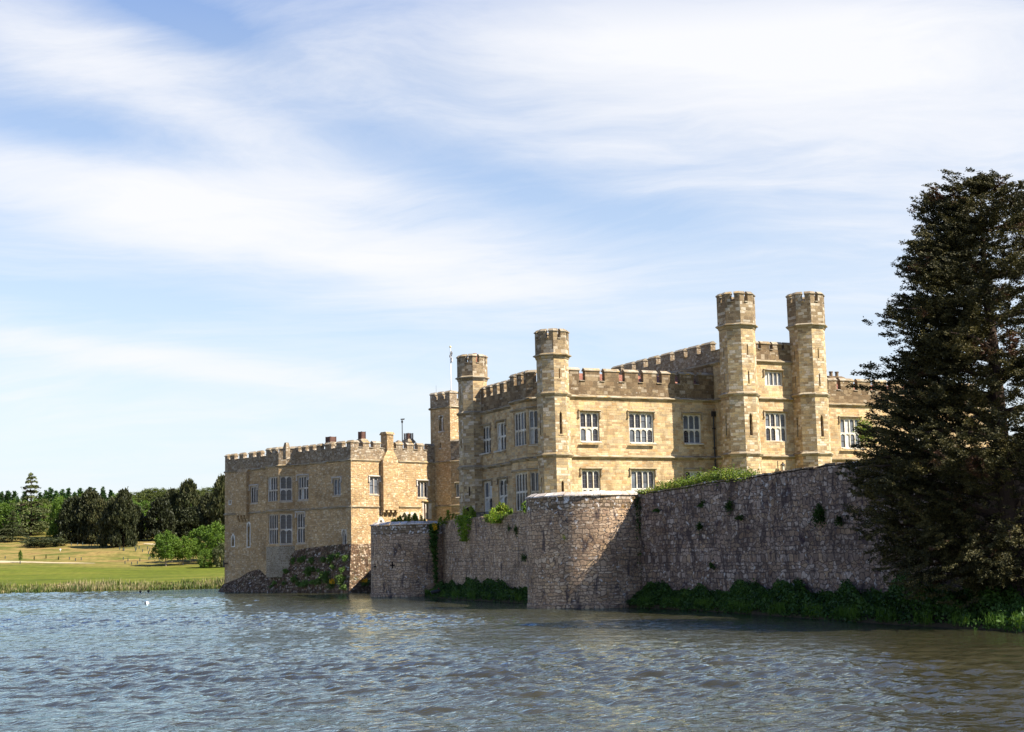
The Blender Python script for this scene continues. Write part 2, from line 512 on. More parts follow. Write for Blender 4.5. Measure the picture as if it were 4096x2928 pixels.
M_DRESSED = masonry('dressed_stone', [(.50, .45, .36), (.46, .40, .30), (.54, .50, .43), (.42, .36, .26)], (.42, .37, .28), 0.7, 0.45, 0.008, 0.01, bump=0.3, stain=0.5, seed=13.0)
M_FRAMEPALE = masonry('pale_window_stone', [(.60, .57, .50), (.56, .52, .44), (.64, .62, .56), (.52, .46, .36)], (.5, .46, .38), 0.6, 0.5, 0.006, 0.01, bump=0.25, stain=0.4, seed=14.0)
M_FRAMEGREY = masonry('grey_window_stone', [(0.528, 0.475, 0.409), (0.475, 0.422, 0.356), (0.581, 0.541, 0.488), (0.449, 0.383, 0.304)], (.34, .30, .25), 0.6, 0.5, 0.006, 0.01, bump=0.25, stain=0.4, seed=15.0)
M_STRING = masonry('string_course_stone', [(0.315, 0.26, 0.176), (0.26, 0.207, 0.127), (0.362, 0.313, 0.233), (0.221, 0.168, 0.099)], (.25, .2, .13), 0.9, 0.4, 0.008, 0.01, bump=0.4, stain=0.6, spots=((1.8, .58, .68, (.45, .27, .06), 0.7), (2.7, .62, .70, (.10, .075, .05), 0.8)), seed=16.0)
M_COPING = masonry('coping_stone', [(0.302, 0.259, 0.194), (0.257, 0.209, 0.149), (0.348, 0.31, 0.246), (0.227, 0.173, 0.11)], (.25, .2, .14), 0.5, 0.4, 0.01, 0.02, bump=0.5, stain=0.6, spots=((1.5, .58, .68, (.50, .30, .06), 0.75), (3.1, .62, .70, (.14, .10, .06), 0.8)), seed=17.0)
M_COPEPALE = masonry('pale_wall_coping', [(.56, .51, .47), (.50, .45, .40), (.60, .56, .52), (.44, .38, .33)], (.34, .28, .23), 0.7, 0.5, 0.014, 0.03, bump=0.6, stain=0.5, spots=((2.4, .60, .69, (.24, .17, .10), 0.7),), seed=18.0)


def mat_tiles():
    m, g = new_mat('red_roof_tiles')
    uv = g.n('ShaderNodeUVMap').outputs[0]
    br = g.n('ShaderNodeTexBrick', {'Vector': uv, 'Color1': (.20, .075, .045, 1), 'Color2': (.30, .13, .085, 1), 'Mortar': (.05, .025, .02, 1), 'Scale': 1.0, 'Mortar Size': 0.012, 'Brick Width': 0.25, 'Row Height': 0.16})
    c = g.mix(0.6, br.outputs[0], g.ramp(g.noise(uv, 2.0, 5, .6).outputs[0], [(.3, .6), (.7, 1.3)]), 'MULTIPLY')
    bp = g.n('ShaderNodeBump', {'Strength': 0.6, 'Distance': 0.03, 'Height': br.outputs['Fac']})
    finish(g, c, 0.85, bp.outputs[0])
    return m


def mat_glass(name, base, rough=0.06, lead=True):
    m, g = new_mat(name)
    uv = g.n('ShaderNodeUVMap').outputs[0]
    br = g.n('ShaderNodeTexBrick', {'Vector': uv, 'Color1': (0, 0, 0, 1), 'Color2': (1, 1, 1, 1), 'Mortar': (.5, .5, .5, 1), 'Scale': 1.0, 'Mortar Size': 0.012, 'Brick Width': 0.21, 'Row Height': 0.34}, offset=0.0)
    tone = g.n('ShaderNodeSeparateColor', {0: br.outputs[0]}).outputs[0]
    c = g.mix(1.0, base, g.ramp(g.noise(uv, 0.9, 3).outputs[0], [(.3, .6), (.7, 1.6)]), 'MULTIPLY')
    c = g.mix(br.outputs['Fac'], c, (.07, .07, .075))
    hn = g.math('ADD', tone, g.noise(uv, 3.0, 2).outputs[0])
    bp = g.n('ShaderNodeBump', {'Strength': 0.25, 'Distance': 0.02, 'Height': hn})
    finish(g, c, g.math('ADD', g.math('MULTIPLY', br.outputs['Fac'], 0.5), rough), bp.outputs[0], 0.5)
    return m


M_TILES = mat_tiles()
M_GLASS = mat_glass('leaded_glass', (.016, .015, .02))
M_GLASSG = mat_glass('pale_leaded_glass', (.085, .095, .11), 0.12)
M_CURTAINS = plain('window_curtain', (.40, .40, .38), 0.6, 0.4, 0.35)
M_DARK = plain('dark_interior', (.012, .010, .010), 0.9, 0.05)
M_IRON = plain('black_iron', (.018, .017, .018), 0.5, 0.4)
M_RUST = plain('rusted_iron', (.085, .040, .028), 0.75, 0.3, 0.5)
M_LEAD = plain('roof_lead', (.30, .31, .33), 0.6, 0.4)
M_POT = plain('terracotta', (.27, .09, .055), 0.85)
M_POLE = plain('white_paint', (.78, .77, .74), 0.4, 0.5, 0.05)
M_BRICK = masonry('brick_infill', [(.22, .12, .085), (.17, .09, .065), (.27, .16, .12), (.20, .13, .10)], (.22, .18, .14), 0.23, 0.085, 0.014, 0.01, rubble=0.0, bump=0.5, seed=19.0)


def foliage(name, cols, scale=0.5, trans=0.25, rough=0.6, spots=None):
    """leaf colours vary from clump to clump and leaf to leaf"""
    m, g = new_mat(name)
    tc = g.n('ShaderNodeTexCoord').outputs['Object']
    oi = g.n('ShaderNodeObjectInfo').outputs['Random']
    tcs = g.vmath('ADD', tc, g.n('ShaderNodeCombineXYZ', {0: g.math('MULTIPLY', oi, 37.0)}).outputs[0])
    isl = g.n('ShaderNodeNewGeometry').outputs['Random Per Island']
    n = g.noise(tcs, scale, 3, 0.55).outputs['Fac']
    f = g.math('ADD', g.math('MULTIPLY', g.math('SUBTRACT', n, 0.5), 1.6), g.math('MULTIPLY', isl, 0.55), None)
    f = g.math('ADD', f, 0.22, None, True)
    k = len(cols)
    c = g.ramp(f, [(i / max(1, k - 1), q) for i, q in enumerate(cols)])
    c = g.mix(1.0, c, g.ramp(oi, [(0, .82), (1, 1.2)]), 'MULTIPLY')
    if spots:
        c = g.mix(g.ramp(g.noise(tc, spots[0], 2, .5).outputs[0], [(spots[1], 0.0), (spots[1] + .06, 1.0)]), c, spots[2])
    b = g.n('ShaderNodeBsdfPrincipled', {'Base Color': c, 'Roughness': rough, 'Specular IOR Level': 0.25})
    t = g.n('ShaderNodeBsdfTranslucent', {'Color': g.mix(1.0, c, (1.25, 1.3, .7), 'MULTIPLY')})
    mx = g.n('ShaderNodeMixShader', {0: trans, 1: b.outputs[0], 2: t.outputs[0]})
    g.n('ShaderNodeOutputMaterial', {'Surface': mx.outputs[0]})
    return m


F_YEW = foliage('yew_needles', [(.010, .012, .005), (.026, .025, .008), (.050, .043, .011), (.085, .066, .017)], 0.45, 0.10, 0.7, (0.55, .63, (.055, .022, .009)))
F_YEWLIT = foliage('young_needles', [(.03, .05, .010), (.06, .085, .014)], 0.6, 0.2)
F_BANK = foliage('bank_leaves', [(0.011, 0.028, 0.005), (0.022, 0.055, 0.008), (0.0396, 0.085, 0.011), (0.0715, 0.12, 0.018)], 0.6, 0.2)
F_SHRUB = foliage('wall_shrub_leaves', [(0.051, 0.0878, 0.0108), (0.1021, 0.162, 0.0162), (0.175, 0.216, 0.027), (0.2479, 0.2025, 0.054)], 0.8, 0.3)
F_LIME = foliage('golden_ivy_leaves', [(0.0378, 0.0878, 0.0081), (0.0878, 0.162, 0.0108), (0.162, 0.243, 0.0135), (0.2565, 0.3105, 0.0203)], 0.9, 0.3)
F_PLINTH = foliage('footing_plants', [(.04, .085, .015), (.075, .13, .025), (.12, .17, .045)], 1.2, 0.25)
F_YELLOW = plain('yellow_petals', (.62, .33, .010), 0.7, 0.2)
F_PINE = foliage('pine_needles', [(0.0112, 0.016, 0.0059), (0.0202, 0.026, 0.0085), (0.0336, 0.038, 0.0119), (0.056, 0.05, 0.017)], 0.25, 0.08)
F_LARCH = foliage('spruce_needles', [(.018, .045, .014), (.032, .072, .018), (.05, .10, .025)], 0.3, 0.15)
F_DECID = foliage('spring_leaves', [(.030, .060, .008), (.062, .115, .012), (.105, .17, .018), (.16, .22, .03)], 0.28, 0.3)
F_OLIVE = foliage('olive_leaves', [(.04, .055, .014), (.075, .095, .024), (.115, .13, .035)], 0.28, 0.25)
F_CEDAR = foliage('cedar_needles', [(.022, .032, .012), (.045, .055, .020), (.075, .085, .028), (.10, .12, .04)], 0.3, 0.12)
F_REED = foliage('reed_blades', [(.035, .055, .012), (.07, .11, .02), (.14, .15, .04), (.30, .24, .12)], 0.35, 0.2)
F_STRAW = foliage('straw_stems', [(.30, .24, .13), (.44, .36, .20)], 0.5, 0.2)
M_BARK = plain('bark', (.055, .038, .030), 0.95, 0.1, 0.4)
M_BARKP = plain('pale_bark', (.22, .18, .15), 0.95, 0.1, 0.3)


# ------------------------------------------------------------------ land and water
_zy = [(150, -3.0), (184.9, -0.2), (187.6, 0.6), (192, 1.0), (212, 1.7), (240, 3.5), (262, 5.6), (282, 7.7), (320, 11.2), (400, 18.0), (520, 25.0), (800, 30.0), (1600, 36.0), (2600, 40.0)]
_ZY, _ZZ = np.array([a for a, b in _zy]), np.array([b for a, b in _zy])


def land_z(x, y):
    x, y = np.asarray(x, float), np.asarray(y, float)
    z = np.interp(y, _ZY, _ZZ)
    k = np.clip((y - 195) / 60, 0, 1)
    z = z + k * (0.25 * np.sin(x * .11 + 1.3) * np.cos(y * .07) + 0.5 * np.sin(x * .031 + y * .02))
    # raised lip of the old quarry bank above the path
    z = z + 1.0 * np.exp(-((x + 66) / 14) ** 2) * np.clip((y - 246) / 6, 0, 1) * np.exp(-np.clip(y - 252, 0, None) / 16)
    return z


def ground_hit(px, py, y0=186.0, y1=900.0):
    d = ray(px, py)
    ys = np.linspace(y0, y1, 3000)
    t = (ys - CAM[1]) / d[1]
    zz = CAM[2] + t * d[2]
    xx = CAM[0] + t * d[0]
    below = np.nonzero(zz <= land_z(xx, ys))[0]
    i = below[0] if len(below) else len(ys) - 1
    return np.array([xx[i], ys[i], float(land_z(xx[i], ys[i]))])


def mat_meadow():
    m, g = new_mat('meadow_grass')
    tc = g.n('ShaderNodeTexCoord').outputs['Object']
    s = g.n('ShaderNodeSeparateXYZ', {0: tc})
    fine = g.noise(g.mapping(tc, scale=(1, .45, 1)), 1.1, 6, .7).outputs[0]
    band = g.noise(g.mapping(tc, scale=(.05, .28, 1)), 1.0, 4, .6).outputs[0]
    lawn = g.ramp(band, [(.3, (.060, .078, .008)), (.5, (.092, .110, .011)), (.7, (.14, .128, .022))])
    rough = g.ramp(g.noise(g.mapping(tc, scale=(.12, .25, 1)), 1.0, 6, .68, .4).outputs[0], [(.32, (.065, .085, .012)), (.44, (.12, .11, .028)), (.56, (.25, .175, .060)), (.70, (.13, .078, .030))])
    n = g.noise(tc, .06, 4, .6).outputs[0]
    yy = g.math('ADD', s.outputs[1], g.math('MULTIPLY', g.math('SUBTRACT', n, .5), 26.0))
    f = g.ramp(g.math('MULTIPLY', g.math('SUBTRACT', yy, 226.0), 1 / 100.0), [(0.0, 0.0), (0.13, 0.85), (0.50, 1.0), (0.75, 0.5)])
    c = g.mix(f, lawn, rough)
    c = g.mix(.7, c, g.ramp(fine, [(.28, .55), (.72, 1.35)]), 'MULTIPLY')
    bp = g.n('ShaderNodeBump', {'Strength': .5, 'Distance': .15, 'Height': fine})
    finish(g, c, .95, bp.outputs[0], .1)
    return m


def sheet(name, X, Y, fz, mat, label=None):
    mb = MB()
    nx, ny = len(X), len(Y)
    XX, YY = np.meshgrid(X, Y)
    ZZ = fz(XX, YY)
    me = bpy.data.meshes.new(name)
    v = np.stack([XX, YY, ZZ], -1).reshape(-1, 3)
    f = [(j * nx + i, j * nx + i + 1, (j + 1) * nx + i + 1, (j + 1) * nx + i) for j in range(ny - 1) for i in range(nx - 1)]
    me.from_pydata(v.tolist(), [], f)
    me.materials.append(mat)
    me.polygons.foreach_set('use_smooth', np.ones(len(f), dtype=bool))
    me.update()
    return tag(link(name, me), label, None, None, 'structure')


M_MEADOW = mat_meadow()
sheet('meadow', np.concatenate([np.linspace(-2200, -260, 20), np.linspace(-240, 120, 121), np.linspace(140, 2200, 22)]),
      np.concatenate([[150, 170, 180, 182, 184, 185, 186, 187, 189, 192, 196, 200], np.arange(204, 330, 2.5), np.arange(332, 420, 8), [440, 480, 520, 600, 800, 1200, 1700, 2600]]),
      land_z, M_MEADOW, 'far bank of green lawn rising to dry rough grass')


def strip_path(name, pts, wid, mat, label):
    """a path lying on the land: pts are photo bearings on the ground"""
    P = [ground_hit(x, y) for x, y in pts]
    mb = MB()
    for a, b, wa, wb in zip(P, P[1:], wid, wid[1:]):
        n = 8
        for k in range(n):
            q = [a + (b - a) * (k / n), a + (b - a) * ((k + 1) / n)]
            w = [wa + (wb - wa) * k / n, wa + (wb - wa) * (k + 1) / n]
            pts4 = [(q[0][0], q[0][1] - w[0] / 2), (q[1][0], q[1][1] - w[1] / 2), (q[1][0], q[1][1] + w[1] / 2), (q[0][0], q[0][1] + w[0] / 2)]
            mb.face([(x, y, float(land_z(x, y)) + .05) for x, y in pts4])
    return tag(mb.build(name, mat), label, None, None, 'structure')


def mat_path():
    m, g = new_mat('pale_gravel')
    tc = g.n('ShaderNodeTexCoord').outputs['Object']
    c = g.ramp(g.noise(g.mapping(tc, scale=(.35, 1, 1)), 1.3, 6, .7).outputs[0], [(.36, (.16, .14, .04)), (.46, (.36, .29, .17)), (.7, (.46, .39, .26))])
    finish(g, c, .95)
    return m


M_PATH = mat_path()
strip_path('path', [(-160, 2244), (0, 2248), (90, 2249), (200, 2252), (300, 2253), (380, 2254)], [3.2, 4.0, 2.4, 2.6, 2.2, .6], M_PATH, 'pale gravel path crossing the far lawn')
strip_path('path', [(545, 2137), (575, 2138), (600, 2139)], [3.0, 3.0, 2.0], M_PATH, 'pale path behind the dark pines')
strip_path('path', [(575, 2175), (605, 2177), (640, 2181)], [1.6, 3.2, 2.0], M_PATH, 'pale bare patch in the golden meadow')


def mat_water():
    m, g = new_mat('moat_water')
    tc = g.n('ShaderNodeTexCoord').outputs['Object']
    p = g.mapping(tc, rot=(0, 0, R(-14)))
    b = g.noise(g.mapping(p, scale=(.5, 1.0, 1)), 3.2, 3, .55, .4).outputs[0]
    c = g.noise(g.mapping(p, scale=(.6, 1.0, 1)), 8.0, 3, .6, .4).outputs[0]
    h = g.math('ADD', g.math('MULTIPLY', b, .075), g.math('MULTIPLY', c, .016))
    gust = g.ramp(g.noise(g.mapping(p, scale=(.35, 1, 1)), .045, 4, .55, .3).outputs[0], [(.35, .5), (.65, 1.25)])
    bp = g.n('ShaderNodeBump', {'Strength': 1.0, 'Distance': 1.0, 'Height': g.math('MULTIPLY', h, gust)})
    turb = g.ramp(g.noise(tc, .05, 3, .5).outputs[0], [(.3, (.030, .027, .014)), (.7, (.042, .038, .020))])
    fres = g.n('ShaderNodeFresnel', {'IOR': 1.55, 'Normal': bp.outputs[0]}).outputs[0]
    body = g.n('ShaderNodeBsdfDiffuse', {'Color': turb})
    gloss = g.n('ShaderNodeBsdfGlossy', {'Color': (.76, .94, 1.0, 1), 'Roughness': .03, 'Normal': bp.outputs[0]})  # blue of the mirrored sky strengthened by a tint in the gloss colour
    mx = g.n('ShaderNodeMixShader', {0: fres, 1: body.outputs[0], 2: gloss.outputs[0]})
    g.n('ShaderNodeOutputMaterial', {'Surface': mx.outputs[0]})
    return m


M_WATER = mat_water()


def water_mesh():
    """wind ripples as real relief, finely divided where the moat lies near the viewer's bank"""
    r = np.random.default_rng(11)
    rad = [1.0]
    while rad[-1] < 24:
        rad.append(rad[-1] + 1.5)
    while rad[-1] < 255:
        rad.append(rad[-1] + max(.085, .0026 * rad[-1]))
    rad = np.array(rad)
    ang = np.concatenate([np.linspace(-1.45, -.42, 24)[:-1], np.linspace(-.42, .42, 420), np.linspace(.42, 1.45, 24)[1:]])
    A, RR = np.meshgrid(ang, rad)
    X, Y = RR * np.sin(A), RR * np.cos(A)
    Z = np.zeros_like(X)
    base = R(62)                                     # the wind blows across and slightly towards the viewer
    n = 44
    wl = np.exp(r.uniform(math.log(.42), math.log(2.7), n))
    th = base + r.normal(size=n) * .50
    ph = r.uniform(0, 6.28, n)
    gust = .72 + .34 * (np.sin(X * .05 + .09 * Y + 1.0) * np.sin(Y * .061 - X * .02 + 2.2)) + .22 * np.sin(Y * .17 + X * .035)
    for w, t, p in zip(wl, th, ph):
        k = 2 * math.pi / w
        amp = .215 / math.sqrt(n) * w / (2 * math.pi) * 1.41 * (1.2 if w < .9 else .8)
        phs = k * (np.cos(t) * X + np.sin(t) * Y) + p + .7 * np.sin(X * .21 + p) + .7 * np.sin(Y * .17 + 2 * p)
        Z += amp * (np.sin(phs) + .22 * np.cos(2 * phs))
    Z *= np.clip(gust, .25, 1.35)
    # calmer strip in the lee of the walls
    lee = [(-40, 176), (-33, 161), (-17, 146), (-12.8, 127.5), (-6, 119), (1, 101), (4.5, 92), (8, 91), (14.5, 75), (20, 57), (27, 38)]
    dmin = np.full(X.shape, 1e9)
    for (ax_, ay_), (bx_, by_) in zip(lee, lee[1:]):
        vx, vy = bx_ - ax_, by_ - ay_
        t = np.clip(((X - ax_) * vx + (Y - ay_) * vy) / (vx * vx + vy * vy), 0, 1)
        dmin = np.minimum(dmin, np.hypot(X - ax_ - t * vx, Y - ay_ - t * vy))
    Z *= np.clip((dmin + 1.0) / 16, .14, 1)
    ny, nx = X.shape
    v = np.stack([X, Y, Z], -1).reshape(-1, 3)
    i, j = np.meshgrid(np.arange(nx - 1), np.arange(ny - 1))
    a = (j * nx + i).ravel()
    f = np.stack([a, a + 1, a + nx + 1, a + nx], -1).astype(np.int32)
    me = bpy.data.meshes.new('water')
    me.vertices.add(len(v))
    me.vertices.foreach_set('co', v.astype(np.float32).ravel())
    me.loops.add(f.size)
    me.loops.foreach_set('vertex_index', f.ravel())
    me.polygons.add(len(f))
    me.polygons.foreach_set('loop_start', np.arange(0, f.size, 4, dtype=np.int32))
    me.polygons.foreach_set('use_smooth', np.ones(len(f), dtype=bool))
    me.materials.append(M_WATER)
    me.update(calc_edges=True)
    return tag(link('water', me), 'rippled moat water', None, None, 'structure')


water_mesh()
_bed = plain('moat_bed', (.05, .04, .02), .95)
sheet('moat_bed', np.linspace(-2200, 2200, 4), np.linspace(-60, 186, 3), lambda x, y: x * 0 - 3.2, _bed)
M_TURF = plain('terrace_turf', (.12, .13, .035), .95, .1, .3)
# ------------------------------------------------------------------ building parts
YM, YG = R(90 - 64.4357), R(90 - 45.857)


def wall_face(mb, fr, d, a0, a1, z0, z1, holes=(), rev=0.30, mi=0, rmi=None):
    """flat wall with rectangular openings and their reveals"""
    rmi = mi if rmi is None else rmi
    hs = [h for h in holes if h[0] > a0 - 1e-6 and h[1] < a1 + 1e-6]
    A = sorted({a0, a1, *[v for h in hs for v in h[:2]]})
    Z = sorted({z0, z1, *[min(max(v, z0), z1) for h in hs for v in h[2:4]]})
    for i in range(len(A) - 1):
        run = None
        for j in range(len(Z) - 1):
            ca, cz = (A[i] + A[i + 1]) / 2, (Z[j] + Z[j + 1]) / 2
            solid = not any(h[0] < ca < h[1] and h[2] < cz < h[3] for h in hs)
            if solid and run is None:
                run = Z[j]
            if (not solid or j == len(Z) - 2) and run is not None:
                zt = Z[j + 1] if solid else Z[j]
                mb.face([fr.P(A[i], d, run), fr.P(A[i + 1], d, run), fr.P(A[i + 1], d, zt), fr.P(A[i], d, zt)], mi)
                run = None
    for h in hs:
        q0, q1, w0, w1 = h[:4]
        w0, w1 = max(w0, z0), min(w1, z1)
        e = d - rev
        mb.face([fr.P(q0, d, w0), fr.P(q0, d, w1), fr.P(q0, e, w1), fr.P(q0, e, w0)], rmi)
        mb.face([fr.P(q1, d, w1), fr.P(q1, d, w0), fr.P(q1, e, w0), fr.P(q1, e, w1)], rmi)
        mb.face([fr.P(q0, d, w1), fr.P(q1, d, w1), fr.P(q1, e, w1), fr.P(q0, e, w1)], rmi)
        mb.face([fr.P(q1, d, w0), fr.P(q0, d, w0), fr.P(q0, e, w0), fr.P(q1, e, w0)], rmi)


def arch_pts(x0, x1, zs, zt, n=5, pointed=False):
    """left springing -> apex -> right springing"""
    w = (x1 - x0) / 2
    xm = (x0 + x1) / 2
    out = []
    for k in range(n + 1):
        t = k / n
        if pointed:
            x = x0 + w * t
            z = zs + (zt - zs) * math.sin(t * math.pi / 2 * 0.92) / math.sin(math.pi / 2 * 0.92)
        else:
            x = xm - w * math.cos(t * math.pi / 2)
            z = zs + (zt - zs) * (0.82 * math.sin(t * math.pi / 2) + 0.18 * t)
        out.append((x, z))
    return out + [(2 * xm - x, z) for x, z in out[-2::-1]]


def arch_head(mb, fr, d, x0, x1, zs, zt, ztop, dep=0.12, pointed=False, mi=0):
    """solid spandrels between an arch and the square head above it"""
    p = arch_pts(x0, x1, zs, zt, pointed=pointed)
    for (xa, za), (xb, zb) in zip(p, p[1:]):
        mb.face([fr.P(xa, d, za), fr.P(xb, d, zb), fr.P(xb, d, ztop), fr.P(xa, d, ztop)], mi)
        mb.face([fr.P(xa, d, za), fr.P(xa, d - dep, za), fr.P(xb, d - dep, zb), fr.P(xb, d, zb)], mi)


def window(parent, fr, d, rect, nl, rows, fmat, hood=True, glass=None, pale=0.0, rise=0.42, sill=True, hoodmat=None):
    """mullioned stone window: rect=(a0,a1,z0,z1); rows = heights of the transoms as a share from the top"""
    a0, a1, z0, z1 = rect
    mb, gl = MB(), MB()
    e0, e1 = d - 0.10, d - 0.26
    jb = 0.10
    mul = 0.085
    mb.box(fr, a0, a0 + jb, e1, e0, z0, z1)
    mb.box(fr, a1 - jb, a1, e1, e0, z0, z1)
    zc = [z1 - (z1 - z0) * r for r in ([0.0] + list(rows))] + [z0]
    w = (a1 - a0 - 2 * jb - (nl - 1) * mul) / nl
    for i in range(1, nl):
        c = a0 + jb + i * w + (i - 1) * mul
        mb.box(fr, c, c + mul, e1, e0 + (0.003 if i % 2 else 0.005), z0 + .06, z1 - .06)
    mb.box(fr, a0 + jb, a1 - jb, e1, e0 - .004, z0, z0 + 0.06)
    mb.box(fr, a0 + jb, a1 - jb, e1, e0 - .006, z1 - 0.06, z1)
    for r, (zt, zb) in enumerate(zip(zc, zc[1:])):
        if r < len(zc) - 2:
            mb.box(fr, a0 + jb, a1 - jb, e1, e0 - .008, zb - 0.05, zb + 0.05)
        for i in range(nl):
            x0 = a0 + jb + i * (w + mul)
            hd = zt - 0.06
            rr = w * rise
            arch_head(mb, fr, e0 - 0.02, x0, x0 + w, hd - 0.03 - rr, hd - 0.03, hd + 0.02)
            u = random.random()
            gi = 1 if u < pale else 0
            if u > 0.93 and pale > 0:
                gi = 2
            gd = d - 0.20
            gl.face([fr.P(x0 - .01, gd, zb), fr.P(x0 + w + .01, gd, zb), fr.P(x0 + w + .01, gd, zt), fr.P(x0 - .01, gd, zt)], gi)
            if random.random() < 0.45 and (zt - zb) > 0.8:      # an iron casement with a glazing bar
                zz = zb + (zt - zb) * random.choice((0.36, 0.45, 0.52))
                gl.box(fr, x0, x0 + w, gd, gd + 0.025, zz, zz + 0.05, 3)
    if sill:
        mb.profile(fr, a0 - 0.04, a1 + 0.04, [(-.10, z0 - .16), (.02, z0 - .16), (.06, z0 - .08), (-.10, z0 - .001)])
        mb.v = [v for v in mb.v]
    o = mb.build('window', fmat, parent)
    gl.build('pane', [glass or M_GLASS, M_GLASSG, M_CURTAINS, M_IRON], o)
    if hood:
        h = MB()
        pr = [(0, z1 + .02), (.06, z1 + .02), (.16, z1 + .12), (.13, z1 + .17), (0, z1 + .22)]
        fo = fr.moved(0, d)
        h.profile(fo, a0 - .14, a1 + .14, pr)
        for s0 in (a0 - .142, a1 + .022):
            h.box(fo, s0, s0 + .12, 0, .10, z1 - .34, z1 + .04)
            h.box(fo, s0 - .02, s0 + .14, 0, .15, z1 - .46, z1 - .345)
        h.build('hood_mould', hoodmat or M_STRING, o)
    return o


def slit(parent, fr, d, rect, smat, pointed=True, rev=0.28):
    """narrow loop with a pointed stone head and dark leaded glass behind"""
    a0, a1, z0, z1 = rect
    mb = MB()
    w = a1 - a0
    if pointed:
        arch_head(mb, fr, d - 0.01, a0, a1, z1 - w * 1.0, z1 - .02, z1 + .001, 0.2, True)
    g2 = 0.03
    mb.box(fr, a0 - .10, a1 + .10, d - .02, d + .03, z0 - .14, z0 - .005)
    o = mb.build('arrow_slit', smat, parent)
    gl = MB()
    gl.face([fr.P(a0 - .02, d - rev + .03, z0 - .02), fr.P(a1 + .02, d - rev + .03, z0 - .02), fr.P(a1 + .02, d - rev + .03, z1 + .02), fr.P(a0 - .02, d - rev + .03, z1 + .02)])
    gl.build('pane', M_GLASS, o)
    return o


def string(own, fr, d, a0, a1, z, h=0.30, out=0.23):
    mb = MB()
    mb.profile(fr, a0, a1, [(d - .02, z - h), (d + .05, z - h), (d + out, z - h * .45), (d + out, z - h * .25), (d + .003, z + .05), (d - .02, z + .05)])
    mb.build('string_course', own[1], own[0])


def coping(mb, fr, a0, a1, d0, d1, z, rise=0.20, ov=0.07, lip=0.07):
    """small gabled capping stone running along the wall"""
    dm = (d0 + d1) / 2
    mb.profile(fr, a0 - ov, a1 + ov, [(d0 - ov, z), (d1 + ov, z), (d1 + ov, z + lip), (dm + .05, z + lip + rise), (dm - .05, z + lip + rise), (d0 - ov, z + lip)])


def battlement(pm, cm, fr, d, th, merlons, z0, zs, zt, a0, a1):
    """parapet from z0 to the sills zs with merlons up to zt: one part, its capping stones a sub-part"""
    (parent, pmat), cmat = pm, cm
    pm, cm = MB(), MB()
    pm.box(fr, a0, a1, d - th, d, z0, zs)
    zz = zt - 0.27
    ms = sorted(merlons)
    for p, q in ms:
        pm.box(fr, p, q, d - th + .004, d - .0, zs + .0005, zz)
        coping(cm, fr, p, q, d - th, d, zz)
    gaps = list(zip([a0] + [q for _, q in ms], [p for p, _ in ms] + [a1]))
    for p, q in gaps:
        if q - p > 0.15:
            cm.profile(fr, p + .01, q - .01, [(d - th, zs + .002), (d + .09, zs - .03), (d + .09, zs + .02), (d - th, zs + .13)])
    o = pm.build('battlement', pmat, parent)
    cm.build('coping', cmat, o)


def regular(a0, a1, w, gap, end=None):
    """merlons of width w with gaps filling a0..a1, a merlon at both ends"""
    n = max(1, round((a1 - a0 + gap) / (w + gap)))
    p = (a1 - a0 + gap) / n
    k = w / (w + gap)
    wv = p * k
    g_ = p - wv
    return [(a0 + i * (wv + g_), a0 + i * (wv + g_) + wv) for i in range(n)]


def oct_pts(c, Rc, base):
    return [(c[0] + Rc * math.sin(base + R(45 * k + 22.5)), c[1] - Rc * math.cos(base + R(45 * k + 22.5))) for k in range(8)]


def oct_ring(mb, c, base, prof, mi=0):
    for (r0, z0), (r1, z1) in zip(prof, prof[1:]):
        A, Bp = oct_pts(c, r0, base), oct_pts(c, r1, base)
        for k in range(8):
            j = (k + 1) % 8
            mb.face([(*A[k], z0), (*A[j], z0), (*Bp[j], z1), (*Bp[k], z1)], mi)


